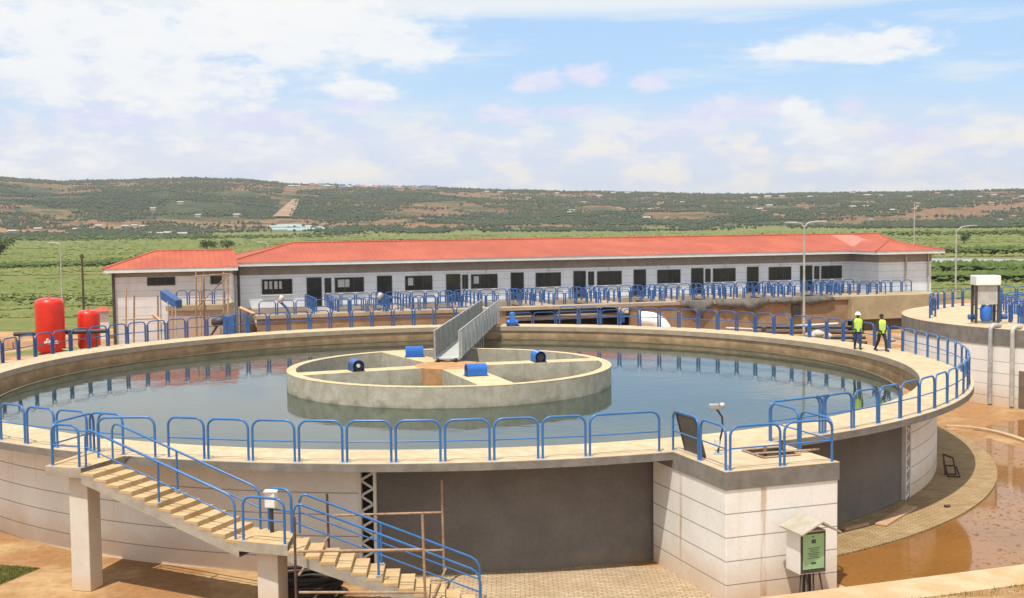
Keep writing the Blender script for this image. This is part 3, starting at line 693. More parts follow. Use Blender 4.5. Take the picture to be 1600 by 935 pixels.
# ------------------------------------------------------------------ valve chamber (white box)
U_ = Vector((.945, .327, 0)); V_ = Vector((-.327, .945, 0)); B0 = Vector((5.235, 28.99, 0))
def bx(u, v, z=0): return B0+U_*u+V_*v+Vector((0, 0, z))
BW = 3.31; BL = 3.25
ch = thing('valve_chamber', 'white clad square valve chamber with a grey concrete band built against the tank', 'chamber', bx(BW/2, BL/2, GZ))
BRZ = math.atan2(U_.y, U_.x)
i_ = .03
MB().prism([bx(i_, i_)[:2], bx(BW-i_, i_)[:2], bx(BW-i_, BL+.3)[:2], bx(i_, BL+.9)[:2]], GZ-.1, -.46).build('wall', 'white_cladding', ch, bevel=.02)
hu0, hu1, hv0, hv1 = 1.75, 2.85, 1.1, 2.2
for nm, z0, z1, m_, e in (('concrete_band', -.46, -.012, 'fascia_concrete', 0), ('top_slab', -.012, .004, 'deck_concrete', .004)):
    m = MB()
    for (u0, u1, v0, v1) in ((-e, hu0, -e, BL+e+.55), (hu1, BW+e, -e, BL-.1), (hu0, hu1, -e, hv0), (hu0, hu1, hv1, BL+.1)):
        m.prism([bx(u0, v0)[:2], bx(u1, v0)[:2], bx(u1, v1)[:2], bx(u0, v1)[:2]], z0, z1)
    m.build(nm, m_, ch)
st_m = bpy.data.materials.new('rust_stain'); st_m.use_nodes = True; t = NT(st_m.node_tree); p_ = t.n['Principled BSDF']
g_ = t.new('ShaderNodeNewGeometry'); mp_ = t.new('ShaderNodeMapping'); t.l.new(g_.outputs['Position'], mp_.inputs[0]); mp_.inputs['Scale'].default_value = (9, 9, .7)
tr_ = t.new('ShaderNodeBsdfTransparent'); mx_ = t.new('ShaderNodeMixShader'); uvn = t.new('ShaderNodeUVMap')
tcn = t.new('ShaderNodeTexCoord'); sg = t.new('ShaderNodeSeparateXYZ'); t.l.new(tcn.outputs['Generated'], sg.inputs[0])
edge = t.math('MULTIPLY', t.smooth(sg.outputs[0], 0, .35), t.smooth(sg.outputs[0], 1, .65))
t.l.new(t.math('MULTIPLY', edge, t.math('MULTIPLY', t.smooth(t.noise(mp_.outputs[0], 1.0, 4, .6),   .38, .62), .42)), mx_.inputs[0])
p_.inputs['Base Color'].default_value = (.55, .29, .14, 1); p_.inputs['Roughness'].default_value = .8
t.l.new(tr_.outputs[0], mx_.inputs[1]); t.l.new(p_.outputs[0], mx_.inputs[2]); t.l.new(mx_.outputs[0], t.n['Material Output'].inputs[0]); M['rust_stain'] = st_m
for kind_, pos_, w_s in (('v', 2.35, .2), ('u', .98, .24)):
    if kind_ == 'u': q4 = [bx(pos_, i_-.004, GZ+.1), bx(pos_+w_s, i_-.004, GZ+.1), bx(pos_+w_s, i_-.004, -.47), bx(pos_, i_-.004, -.47)]
    else: q4 = [bx(i_-.004, pos_+w_s, GZ+.1), bx(i_-.004, pos_, GZ+.1), bx(i_-.004, pos_, -.47), bx(i_-.004, pos_+w_s, -.47)]
    MB().add(q4, [(0, 1, 2, 3)]).build('rust_stain', 'rust_stain', ch)
hc = bx((hu0+hu1)/2, (hv0+hv1)/2)
MB().prism([bx(hu0, hv0)[:2], bx(hu1, hv0)[:2], bx(hu1, hv1)[:2], bx(hu0, hv1)[:2]], -.455, -.44).build('hatch_opening', 'void_shade', ch)
m = MB()
for (u0, v0, u1, v1) in ((hu0, hv0, hu1, hv0), (hu0, hv1, hu1, hv1), (hu0, hv0, hu0, hv1), (hu1, hv0, hu1, hv1)):
    m.tube([bx(u0, v0, .03), bx(u1, v1, .03)], .028, 4, smooth=False)
m.build('hatch_frame', 'rust_pipe', ch)
t = thing('hatch_pipes', 'rusty pipe stubs poking up out of the open hatch on the white chamber', 'pipes', hc)
MB().tube([(-.2, -.2, -.4), (-.2, -.2, .22)], .05, 8).build('pipe', 'rust_pipe', t, local=True)
MB().tube([(.35, .3, -.4), (.35, .3, .3)], .04, 8).build('pipe', 'rust_dark', t, local=True)
MB().tube([(-.5, -.35, .06), (1.3, .1, .07)], .035, 8).build('pipe', 'rust_pipe', t, local=True)
def rail_line(label, pts, fine=True):
    t = thing('railing', label, 'railing', pts[0])
    for a, b in zip(pts, pts[1:]): panel(t, a, b, fine)
    return t
e = .1
rail_line('two blue railing hoops on the left edge of the white chamber, beside the leaning board', [bx(e, BL-.15), bx(e, BL/2-.1), bx(e, e)])
rail_line('two blue railing hoops on the front edge of the white chamber', [bx(e+.03, e), bx(1.68, e), bx(BW-e, e)])
rail_line('two blue railing hoops on the right edge of the white chamber, beside the hatch', [bx(BW-e, e+.03), bx(BW-e, 1.7), bx(BW-e, BL-.05)])
# board leaning
t = thing('board', 'dark grey board leaning against the railing at the left of the white chamber', 'board', bx(.2, BL-.3), 0)
p0, p1 = bx(.38, 2.85, .02), bx(.38, 1.75, .02); q0, q1 = bx(.16, 2.95, 1.02), bx(.16, 1.85, 1.02); o_ = Vector((.04, .01, .0))
mat('board_grey', (.13, .115, .10), (.10, .09, .08), 2, .7, .2)
MB().add([p0, p1, q1, q0, p0+o_, p1+o_, q1+o_, q0+o_], [(0, 1, 2, 3), (7, 6, 5, 4), (0, 4, 5, 1), (1, 5, 6, 2), (2, 6, 7, 3), (3, 7, 4, 0)]).build('sheet', 'board_grey', t)
MB().tube([p0, q0], .03, 4).tube([q0, q1], .03, 4).tube([q1, p1], .03, 4).build('edge_frame', 'frame_dark', t)
# floodlight on curved pole
t = thing('floodlight', 'grey floodlight on a curved pole standing on the white chamber', 'floodlight', bx(.95, 2.1))
MB().tube([(0, 0, 0), (.05, 0, .35), (.14, .02, .7), (.12, .02, 1.0), (-.02, 0, 1.2)], .028, 8).build('pole', 'black_metal', t, local=True)
MB().box((-.1, 0, 1.28), (.26, .17, .15), .2).build('lamp_head', 'pipe_steel', t, local=True, bevel=.03)
MB().lathe((.08, 0, 1.28), [(.09, 0), (.10, .05), (.06, .12)], 12, (1, 0, .5)).build('sensor', 'pipe_steel', t, local=True)
MB().box((0, 0, .02), (.2, .2, .04)).build('base_plate', 'plate_metal', t, local=True)
MB().box((-.02, 0, .3), (.12, .1, .22)).build('junction_box', 'white_paint', t, local=True)

# cabinet with green poster
kp = at(1256, 905, Y=28.62); K0 = Vector((6.98, 28.55, 0))
t = thing('control_cabinet', 'small white cabinet with pitched roof and green notice in front of the white chamber', 'cabinet', (K0.x, K0.y, GZ), BRZ)
ZB = 6.2-(836-345)*28.6/FPX*1.0; 
def kz(py): return at(1256, py, Y=28.55).z-GZ
z0, z1 = kz(899), kz(832)
W_, D_ = .74, .62
MB().box((W_/2, D_/2, (z0+z1)/2), (W_, D_, z1-z0)).build('body', 'white_paint', t, local=True, bevel=.015)
MB().box((W_/2, -.012, (z0+z1)/2), (W_-.04, .02, z1-z0-.06)).build('door', 'frame_dark', t, local=True)
pz = (z0+z1)/2
post = MB().box((W_/2+.0, -.03, pz+.03), (W_-.14, .012, z1-z0-.2)).build('notice', 'poster_green', t, local=True)
tx = MB()
tx.box((W_/2, -.038, pz+.28), (.12, .004, .10))
for k in range(7): tx.box((W_/2, -.038, pz+.12-k*.042), (.34-.05*(k % 3), .004, .014))
tx.box((W_/2, -.038, pz-.26), (.14, .004, .05)); tx.box((W_/2-.02, -.038, pz+.40), (.05, .004, .03))
tx.build('notice_text', 'ink', post, local=True)
rf = MB(); ov = .14; rz_ = z1+.30; ym = D_/2
rf.add([(-ov, -ov, z1), (W_+ov, -ov, z1-.02), (W_+ov, -ov, z1+.03), (-ov, -ov, z1+.05)], [(0, 1, 2, 3)])
rf = MB()
xm = W_*.62
rf.add([(-ov, -.3, z1+.02), (xm, -.3, rz_), (W_+ov+.1, -.3, z1+.0), (-ov, D_+.08, z1+.02), (xm, D_+.08, rz_), (W_+ov+.1, D_+.08, z1),
        (-ov, -.3, z1-.02), (xm, -.3, rz_-.04), (W_+ov+.1, -.3, z1-.04), (-ov, D_+.08, z1-.02), (xm, D_+.08, rz_-.04), (W_+ov+.1, D_+.08, z1-.04)],
       [(0, 1, 4, 3), (1, 2, 5, 4), (9, 10, 7, 6), (10, 11, 8, 7), (0, 6, 7, 1), (1, 7, 8, 2), (3, 4, 10, 9), (4, 5, 11, 10), (0, 3, 9, 6), (2, 8, 11, 5)])
mat('cabinet_roof', (.46, .42, .34), (.38, .33, .26), 3, .6, .1)
rf.build('roof', 'cabinet_roof', t, local=True)
for x, dx in ((.1, -.12), (.25, .05), (.45, -.04), (.62, .12)): MB().tube([(x, .1, z0), (x+dx, .02, 0)], .022, 6).build('leg', 'rust_dark', t, local=True)
MB().tube([(.32, .3, z0), (.3, .3, 0)], .04, 6).tube([(.5, .35, z0), (.52, .35, 0)], .04, 6).build('cable_duct', 'black_metal', t, local=True)

# ------------------------------------------------------------------ staircase
P0 = Vector((-11.24, 30.38, 0)); P1 = Vector((-6.79, 28.69, -1.5)); P2 = Vector((-5.5, 28.2, -1.5)); P3 = Vector((-.6, 28.42, GZ))
st = thing('staircase', 'concrete staircase with sandy steps descending from the tank rim to the ground', 'staircase', (P1.x, P1.y, GZ))
SW = 1.25
def flight(A, B, n, name_m=('step_flight', 'stair_side')):
    d = Vector((B.x-A.x, B.y-A.y, 0)); L = d.length; d.normalize(); nrm = Vector((-d.y, d.x, 0)); H = A.z-B.z; tr = L/n; rs = H/n
    top = MB(); prof = []
    for k in range(n):
        x0 = k*tr; z = A.z-(k+1)*rs
        o = lambda x, v, zz: (A.x+d.x*x+nrm.x*v, A.y+d.y*x+nrm.y*v, zz)
        # tread (4 cm slab, slightly proud) and riser
        vs = [o(x0, -.004, z+.0), o(x0+tr+.004, -.004, z), o(x0+tr+.004, SW+.004, z), o(x0, SW+.004, z),
              o(x0, -.004, z-.07), o(x0+tr+.004, -.004, z-.07), o(x0+tr+.004, SW+.004, z-.07), o(x0, SW+.004, z-.07)]
        top.add(vs, [(0, 1, 2, 3), (7, 6, 5, 4), (0, 4, 5, 1), (1, 5, 6, 2), (2, 6, 7, 3), (3, 7, 4, 0)])
        top.add([o(x0-.001, 0, z), o(x0-.001, SW, z), o(x0-.001, SW, z+rs-.05), o(x0-.001, 0, z+rs-.05)], [(0, 1, 2, 3)])
        prof += [(x0+.001, z-.05), (x0+tr, z-.05)]
    pr = [(0, A.z-.35)]+prof+[(L, B.z-.33)]
    m = MB(); n2 = len(pr); vs = [o(x, 0, z) for x, z in pr]+[o(x, SW, z) for x, z in pr]
    # side faces as strips to the underside line
    zs = lambda x: (A.z-.40)+(B.z-.42-(A.z-.40))*x/L
    for v, flip in ((0, 1), (SW, -1)):
        for k in range(n):
            x0, x1 = k*tr, (k+1)*tr; z = A.z-(k+1)*rs-.07
            m.add([o(x0, v, zs(x0)), o(x1, v, zs(x1)), o(x1, v, z), o(x0, v, z)], [(0, 1, 2, 3)[::flip]])
    m.add([o(0, 0, zs(0)), o(L, 0, zs(L)), o(L, SW, zs(L)), o(0, SW, zs(0))], [(3, 2, 1, 0)])
    m.add([o(0, 0, zs(0)), o(0, SW, zs(0)), o(0, SW, A.z), o(0, 0, A.z)], [(0, 1, 2, 3)])
    top.build('steps', 'stair_tread', st); m.build('stringer', 'fascia_light', st)
    return d, nrm
mat('stair_tread', (.60, .43, .24), (.52, .35, .17), 2.5, .9, .3, fine=.25)
mat('fascia_light', (.44, .39, .32), (.34, .30, .25), 2.5, .85, .4, streak=.2, fine=.3)
d1, n1_ = flight(P0, P1, 12); d2, n2_ = flight(P2, P3, 13)
def slab(poly, z, th, name='landing'):
    MB().prism([p[:2] for p in poly], z-th, z-.012).build(name+'_slab', 'fascia_light', st)
    MB().prism([p[:2] for p in poly], z-.012, z+.002).build(name, 'stair_tread', st)
Q0 = Vector((-12.3, 30.72, 0))
slab([Q0, P0, P0+n1_*(SW+.25), cp(-111.6, RO+.01), cp(-115.4, RO+.01)], .0, .26)
slab([P1, P2, P2+n2_*SW+Vector((0, .0, 0)), P1+n1_*SW], -1.5, .26)
def pillar(c0, zt, rz):
    MB().box((c0[0], c0[1], (zt+GZ)/2), (.56, .56, zt-GZ), rz).build('pillar', 'pillar_white', st, bevel=.02)
mat('pillar_white', (.66, .61, .54), (.60, .54, .46), 1.2, .7, .1, dirt=(-3.4, -2.7, (.6, .38, .18)), fine=.12)
pillar((-11.38, 30.98), -.26, R(-14.6)); pillar((-6.05, 29.05), -1.76, R(-14.6))
def sloped_rail(label, A, B, posts, start_hoop=True, end_hoop=True, rails=(1.05, .55), mt='blue_paint'):
    t = thing('handrail', label, 'handrail', A)
    A, B = Vector(A), Vector(B); up = Vector((0, 0, 1)); d = (B-A).normalized()
    for i, h in enumerate(rails):
        if i == 0:
            p = []
            if start_hoop: p += [A, A+up*(h-.25), A+up*(h-.1)+d*.05, A+up*(h-.02)+d*.13]
            p += [A+up*h+d*.25, B+up*h-d*.25]
            if end_hoop: p += [B+up*(h-.03)-d*.12, B+up*(h-.12)-d*.03, B+up*(h-.28), B]
            MB().tube(p, .03, 8).build('top_rail', mt, t)
        else: MB().tube([A+up*h, B+up*h], .02, 8).build('mid_rail', mt, t)
    for f in posts:
        c0 = A.lerp(B, f); MB().tube([c0, c0+up*rails[0]], .031, 8).build('post', mt, t); MB().box(c0+up*.01, (.13, .13, .02)).build('base_plate', 'plate_metal', t)
    return t
o1 = n1_*.09; o1f = n1_*(SW-.12); o2 = n2_*.09; o2f = n2_*(SW-.12)
sloped_rail('blue handrail on the near side of the upper stair flight', P0+o1+d1*.1, P1+o1-d1*.15, (.5,))
sloped_rail('blue handrail on the far side of the upper stair flight, along the tank wall', P0+o1f+d1*.1, P1+o1f-d1*.1, (.45,))
sloped_rail('blue handrail on the near side of the lower stair flight', P2+o2+d2*.15, P3+o2-d2*.25, (.45,))
sloped_rail('blue handrail on the far side of the lower stair flight, nearer the tank wall', P2+o2f+d2*.15, P3+o2f-d2*.25, (.45,))
# bundle-looking doubled middle post with warning paint
mat('red_paint', (.42, .09, .05), (.35, .08, .05), 6, .6)
rail_line('single blue railing hoop on the near side of the stair half landing', [P1+o1+d1*.02, P2+o2-d2*.02])
rail_line('single blue railing hoop on the far side of the stair half landing', [P1+o1f+d1*.1, P2+o2f])
L0 = Q0+Vector((.12, .08, 0)); L1 = P0+o1-d1*.05
rail_line('blue railing hoop on the near edge of the top stair landing', [L0, L1])
rail_line('blue railing hoop on the left edge of the top stair landing', [cp(-114.9, RR-.05), L0+Vector((0, .06, 0))])
rail_line('short blue railing hoop on the rim at the head of the stairs', [P0+n1_*(SW+.0)-d1*.55, cp(-108.9, RR+.1)])
# white box on post
t = thing('junction_box', 'white junction box on a black post standing on the stair half landing', 'box', (P1+n1_*.95+d1*.35))
MB().tube([(0, 0, 0), (0, 0, .62)], .05, 8).build('post', 'black_metal', t, local=True)
MB().box((0, 0, .84), (.28, .2, .40), -.3).build('box_body', 'white_paint', t, local=True, bevel=.02)
MB().prism([(-.17, -.14), (.17, -.14), (.17, .14), (-.17, .14)], 1.045, 1.07).build('box_lid', 'white_paint', t, local=True)

# scaffold frames near the stairs
def scaf(label, segs, r=.033):
    t = thing('scaffold_frame', label, 'scaffold', segs[0][0])
    for i, s_ in enumerate(segs): MB().tube(s_[:2], r, 7).build('pipe', s_[2] if len(s_) > 2 else 'rust_pipe', t)
def sp_(px, py, Y): return at(px, py, Y=Y)
ya, yb = 27.75, 30.9
scaf('rusty scaffold frame of pipes standing across the lower stair flight',
     [(sp_(463, 945, ya), sp_(460, 808, ya), 'rust_dark'), (sp_(665, 950, ya), sp_(660, 805, ya)), (sp_(465, 862, ya), sp_(664, 859, ya)), (sp_(467, 926, ya), sp_(668, 926, ya)),
      (sp_(515, 890, yb), sp_(511, 772, yb), 'rust_dark'), (sp_(694, 897, yb), sp_(690, 750, yb)), (sp_(512, 806, yb), sp_(692, 801, yb)), (sp_(515, 863, yb), sp_(694, 860, yb)),
      (sp_(467, 898, ya), sp_(514, 838, yb)), (sp_(672, 945, ya), sp_(697, 888, yb)), (sp_(487, 940, ya), sp_(518, 905, yb), 'rust_dark')])
t = thing('hose_coil', 'coil of thick black hose lying under the stairs beside the second pillar', 'hose', (-5.35, 30.15, GZ))
m = MB()
for k in range(7):
    m.tube([(math.cos(a)*(.85-.05*(k % 3)), math.sin(a)*(.7-.04*(k % 2)), .06+.085*k+.03*math.sin(a*3+k)) for a in [2*math.pi*i/28 for i in range(29)]], .05, 7)
m.build('coil', 'black_rubber', t, local=True)
scaf('short dark pipe brace beside the black hose coil', [(sp_(520, 925, 30.2), sp_(517, 888, 30.2), 'rust_dark'), (sp_(497, 932, 30.1), sp_(517, 898, 30.2), 'rust_dark')])

# ------------------------------------------------------------------ yard details on the right
def arcpoly(r, a0, a1, n=40): return [cp(a0+(a1-a0)*i/n, r)[:2] for i in range(n+1)]
tag(MB().ringwall(CX, CY, RW-.05, 22.35, GZ+.004, GZ+.07, -62, 20).build('paver_apron', 'paver'), kind='structure')
fr_ = MB().prism([cp(-94, RW-.1)[:2], (-3.2, 27.0), (.5, 25.5), bx(.3, -2)[:2], bx(.3, 3.2)[:2], cp(-75, RW-.1)[:2], cp(-80, RW-.1)[:2], cp(-85, RW-.1)[:2], cp(-90, RW-.1)[:2]], GZ-.05, GZ+.012).build('pavement', 'front_paver')
tag(fr_, kind='structure')
pud = arcpoly(22.36, -62, -3)+[at(1548, 686, z=GZ)[:2], at(1600, 702, z=GZ)[:2], (31, 42), (31, 30), (20, 30), (9, 29.5)]
tag(MB().add([(p[0], p[1], GZ+.02) for p in pud], [tuple(range(len(pud)))]).build('puddle_water', 'mud_water'), kind='structure')
pud2 = [at(1520, 672, z=GZ), at(1550, 664, z=GZ), at(1575, 660, z=GZ), at(1600, 656, z=GZ), at(1720, 655, z=GZ), at(1720, 706, z=GZ), at(1600, 689, z=GZ), at(1560, 678, z=GZ)]
tag(MB().add([(p[0], p[1], GZ+.016) for p in pud2], [tuple(range(len(pud2)))[::-1]]).build('puddle_water', 'mud_water'), kind='structure')
# concrete kerb around the puddle
m = MB()
for k in range(10):
    a, b = at(1478+14*k, 668+k*k*.30, z=GZ), at(1478+14*(k+1), 668+(k+1)**2*.30, z=GZ)
    d = (b-a).normalized(); nn = Vector((-d.y, d.x, 0))*.14
    m.prism([(a-nn)[:2], (b-nn)[:2], (b+nn)[:2], (a+nn)[:2]], GZ-.05, GZ+.10+.002*k)
tag(m.build('kerb', 'kerb_concrete'), kind='structure')
# retaining kerb in front
zr = -2.75
k0, k1 = at(1150, 939, z=zr), at(1600, 882, z=zr); kd = (k1-k0).normalized(); k1 = k1+kd*8; kn = Vector((kd.y, -kd.x, 0))
k0 = k0-kd*1.5
tag(MB().prism([k0[:2], k1[:2], (k1+kn*1.35)[:2], (k0+kn*1.35)[:2]], GZ-.3, zr).build('retaining_wall', 'kerb_concrete'), 'low sandy concrete retaining wall along the bottom right edge', 'wall')
g0, g1 = k0+kn*1.35, k1+kn*1.35
tag(MB().add([(g0.x, g0.y, zr-.03), (g1.x, g1.y, zr-.03), (g1.x+6, g1.y-24, 2.6), (g0.x-2, g0.y-24, 2.6)], [(3, 2, 1, 0)]).build('embankment', 'yard_ground'), kind='structure')
gv = MB()
for _ in range(5200):
    u_, v_ = rng.uniform(0, 1), rng.uniform(0, 1)**1.5; q = g0.lerp(g1, u_)+kn*(.03+v_*2.6); z = zr-.05+v_*2.6*.22
    if noise.noise((q.x*1.3, q.y*1.3, 0)) < -.18: continue
    h = rng.uniform(.04, .15); a = rng.uniform(0, 6.28); dx, dy = math.cos(a)*.012, math.sin(a)*.012
    gv.add([(q.x-dx, q.y-dy, z), (q.x+dx, q.y+dy, z), (q.x+rng.uniform(-.05, .05), q.y+rng.uniform(-.05, .05), z+h)], [(0, 1, 2)])
leafy('grass_blade', (.13, .15, .03), (.22, .19, .06), (.10, .13, .02), 2, 9)
tag(gv.build('grass', 'grass_blade'), 'patchy dry grass behind the retaining wall at the bottom right', 'grass', kind='stuff')
gv = MB(); 
for _ in range(4200):
    u_, v_ = rng.uniform(0, 1), rng.uniform(0, 1); q = at(-60, 880, z=GZ).lerp(at(62, 889, z=GZ), u_).lerp(at(-60, 935, z=GZ).lerp(at(0, 913, z=GZ), u_), v_)
    h = rng.uniform(.03, .10); a = rng.uniform(0, 6.28); dx, dy = math.cos(a)*.012, math.sin(a)*.012
    gv.add([(q.x-dx, q.y-dy, GZ), (q.x+dx, q.y+dy, GZ), (q.x+rng.uniform(-.04, .04), q.y+rng.uniform(-.04, .04), GZ+h)], [(0, 1, 2)])
tag(gv.build('grass', 'grass_blade'), 'small grass plot on the ground at the bottom left corner', 'grass', kind='stuff')
q = [at(-60, 878, z=GZ), at(64, 888, z=GZ), at(2, 914, z=GZ), at(-60, 940, z=GZ)]
tag(MB().add([(p.x, p.y, GZ+.005) for p in q], [(0, 3, 2, 1)]).build('soil_bed', leafy('soil_bed', (.10, .08, .035), (.16, .12, .05), (.08, .09, .03), 1, 5)), kind='structure')
# planks
def plank(a, b, wdt, label):
    a, b = Vector(a), Vector(b); d = (b-a).normalized(); nn = Vector((-d.y, d.x, 0))*wdt/2
    t = MB().prism([(a-nn)[:2], (b-nn)[:2], (b+nn)[:2], (a+nn)[:2]], GZ+.075, GZ+.14).build('plank', 'wood', bevel=.01); tag(t, label, 'plank', 'planks lying on the paver apron')
plank(at(1376, 826, z=GZ), at(1424, 797, z=GZ), .36, 'wide pale plank lying on the pavers against the grey wall')
plank(at(1318, 833, z=GZ), at(1355, 824, z=GZ), .16, 'narrow plank at the foot of the grey wall near the white chamber')
# dark folded frame by right wall
t = thing('steel_frame', 'dark rusty folded steel frame leaning at the foot of the white tank wall', 'frame', at(1477, 745, z=GZ))
for a, b in (((0, 0, .08), (.1, .5, .75)), ((.38, -.05, .08), (.45, .45, .6)), ((0, 0, .1), (.4, -.05, .1)), ((.1, .5, .75), (.45, .45, .6)), ((.05, .2, .38), (.42, .2, .36)), ((-.05, -.4, .1), (.35, -.5, .1)), ((-.05, -.4, .1), (0, 0, .4)), ((.35, -.5, .1), (.4, 0, .38))):
    MB().tube([a, b], .035, 5).build('bar', 'rust_dark', t, local=True)
t = MB().box((at(1479, 876, z=GZ).x, at(1479, 876, z=GZ).y, GZ+.12), (.14, .1, .08), .4)
q = at(1480, 796, z=GZ); tag(MB().box((q.x, q.y, GZ+.11), (.2, .13, .08), .5).build('brick', 'rust_dark', bevel=.02), 'dark broken brick lying on the paver apron', 'brick')
# ------------------------------------------------------------------ second tank at right
TX, TY, TR, TZ = 35.5, 66.75, 12.8, .6
t2 = thing('settling_tank', 'second round concrete tank at the right edge with a grey band above white walls', 'tank', (TX, TY, GZ))
MB().ringwall(TX, TY, 0.2, TR, TZ-.012, TZ, 0, 360, 3).build('walkway_deck', 'deck_concrete', t2)
MB().ringwall(TX, TY, TR-.5, TR+.004, TZ-.85, TZ-.012, 0, 360, 3).build('concrete_band', 'fascia_concrete', t2)
MB().ringwall(TX, TY, TR-.5, TR-.03, GZ-.1, TZ-.85, 0, 360, 3).build('cladding_wall', 'white_cladding', t2)
def tp(a, r, z=0): return Vector((TX+r*math.cos(R(a)), TY+r*math.sin(R(a)), z+TZ))
def t2ang(px):
    d = ray(px, 560); d = Vector((d.x, d.y)); o = Vector((-TX, -TY)); b = 2*o.dot(d); c_ = o.dot(o)-TR*TR; a = d.dot(d); D = b*b-4*a*c_
    s = (-b-math.sqrt(max(D, 0)))/(2*a); q = d*s; return math.degrees(math.atan2(q.y-TY, q.x-TX))
m = MB()
for pa, pb in ((1498, 1514), (1592, 1640)):
    m.ringwall(TX, TY, TR-.02, TR-.008, GZ, -1.45, t2ang(pa), t2ang(pb), 2)
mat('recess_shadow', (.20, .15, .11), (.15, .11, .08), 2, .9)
m.build('recess_shade', 'recess_shadow', t2)  # flat dark sheets on the wall paint the shade of recesses
for px, lb in ((1550, 'pale downpipe'), (1584, 'darker grey downpipe')):
    a = t2ang(px); m = MB().tube([tp(a, TR-.6, .12), tp(a, TR-.05, .14), tp(a, TR+.12, .02), tp(a, TR+.14, -.2), tp(a, TR+.14, GZ-TZ+.1)], .115, 10)
    tag(m.build('downpipe', 'pipe_steel' if px == 1550 else 'pole_grey', t2), lb)
mid = -147
t = thing('railing', 'blue hooped railing around the second tank at the right edge', 'railing', tp(-190, TR-.4))
prev = tp(-180, TR-.9)
for k in range(1, 21): nx = tp(-180-k*6, TR-1.6); panel(t, prev, nx, False); prev = nx
for k in range(9): panel(t, tp(-178+k*4.8, TR-3.4), tp(-178+(k+1)*4.8, TR-3.4), False)
t = thing('railing', 'blue railings crowded together behind the white topped cabinet on the second tank', 'railing', (27, 63, TZ))
for j in range(8):
    for k in range(7): a = Vector((26.6+1.2*k+.3*j, 61.4+j*1.5-k*.2, TZ)); panel(t, a, a+Vector((1.22, -.2, 0)), False)
# white topped cabinet
cq = at(1539, 505, z=TZ); t = thing('pump_cabinet', 'tall grey cabinet on dark posts with a bright white hood on the second tank', 'cabinet', (cq.x, cq.y, TZ), -.05)
MB().box((0, 0, 2.30), (1.3, 1.0, .52)).build('hood', 'helmet_white', t, local=True, bevel=.04)
MB().box((0, 0, 1.52), (1.06, .7, 1.0)).build('body', 'pole_grey', t, local=True)
for x in (-.58, .58): MB().box((x, -.3, 1.05), (.12, .12, 2.0)).build('post', 'frame_dark', t, local=True); MB().box((x, .3, 1.05), (.12, .12, 2.0)).build('post', 'frame_dark', t, local=True)
MB().lathe((0, -.1, .1), [(.22, 0), (.3, .2), (.3, .7), (.2, .85)], 14).build('pump', 'blue_bright', t, local=True)
for x in (-.95, -.85, .8): MB().lathe((x, -.2, .35), [(.14, 0), (.14, .28)], 10, (1, 0, 0)).build('valve', 'blue_far', t, local=True)

# ------------------------------------------------------------------ long building
BU = Vector((.956, .292, 0)).normalized(); BV = Vector((-BU.y, BU.x, 0)); F0 = Vector((-22.2, 95.0, 0))
def fpt(s, v=0, z=0): return F0+BU*s+BV*v+Vector((0, 0, z))
def s_at(px, F=F0, v=0):
    d = ray(px, 430); k = d.x/d.y; o = F+BV*v; return (k*o.y-o.x)/(BU.x-k*BU.y)
BRZ2 = math.atan2(BU.y, BU.x)
lb = thing('long_building', 'long low white panelled building with a red hipped roof behind the basins', 'building', fpt(0, 0, GZ), BRZ2)
SL = s_at(1455, F0, -4.2); S1 = s_at(1332); WT = 3.05; WF = -4.2
WD = 10.6
MB().prism([fpt(0)[:2], fpt(S1)[:2], fpt(S1, WF)[:2], fpt(SL, WF)[:2], fpt(SL, WD)[:2], fpt(0, WD)[:2]], GZ, WT-.75).build('wall', 'wall_panel', lb)
MB().prism([fpt(-.015, -.015)[:2], fpt(S1-.015, -.015)[:2], fpt(S1-.015, WF-.015)[:2], fpt(SL+.015, WF-.015)[:2], fpt(SL+.015, WD+.015)[:2], fpt(-.015, WD+.015)[:2]], WT-.75, WT).build('eave_shade_band', 'soffit_shade', lb)  # top of the wall coloured dark as shade under the eaves
ov = .85; EZ0, EZ1 = WT, WT+.30
MB().prism([fpt(-ov, -ov)[:2], fpt(S1-ov, -ov)[:2], fpt(S1-ov, WF-ov)[:2], fpt(SL+ov, WF-ov)[:2], fpt(SL+ov, WD+ov)[:2], fpt(-ov, WD+ov)[:2]], EZ0, EZ1).build('gutter', 'gutter_white', lb)
H_ = WD/2+ov; RZ = EZ1+H_*.235
A_, B_, C__, D__ = fpt(-ov-.05, -ov-.05, EZ1), fpt(SL+ov+.05, -ov-.05, EZ1), fpt(SL+ov+.05, WD+ov+.05, EZ1), fpt(-ov-.05, WD+ov+.05, EZ1)
R0, R1 = fpt(H_-ov, WD/2, RZ), fpt(s_at(1368, F0, WD/2), WD/2, RZ)
rf = MB().add([A_, B_, C__, D__, R0, R1], [(0, 1, 5, 4), (1, 2, 5), (2, 3, 4, 5), (3, 0, 4)])
wm = (SL-S1)/2+ov; wc = (S1+SL)/2; rz2 = EZ1+wm*.235
Wa, Wb = fpt(S1-ov-.05, WF-ov-.05, EZ1), fpt(SL+ov+.05, WF-ov-.05, EZ1); Wp = fpt(wc, WF-ov+wm, rz2); Wq = fpt(wc, wm*1.0-ov, rz2)
Wd, Wc = fpt(S1-ov-.05, -ov-.05, EZ1), fpt(SL+ov+.05, -ov-.05, EZ1)
rf.add([Wa, Wb, Wc, Wq, Wp, Wd], [(0, 1, 4), (1, 2, 3, 4), (5, 0, 4, 3)])
roof = rf.build('roof', 'roof_red', lb)
rt = MB().tube([R0, R1], .12, 6)
for a, b in ((A_, R0), (B_, R1), (D__, R0), (Wb, Wp), (Wa, Wp)): rt.tube([a, b], .09, 6)
rt.build('ridge_cap', 'roof_red', roof)
mm = []
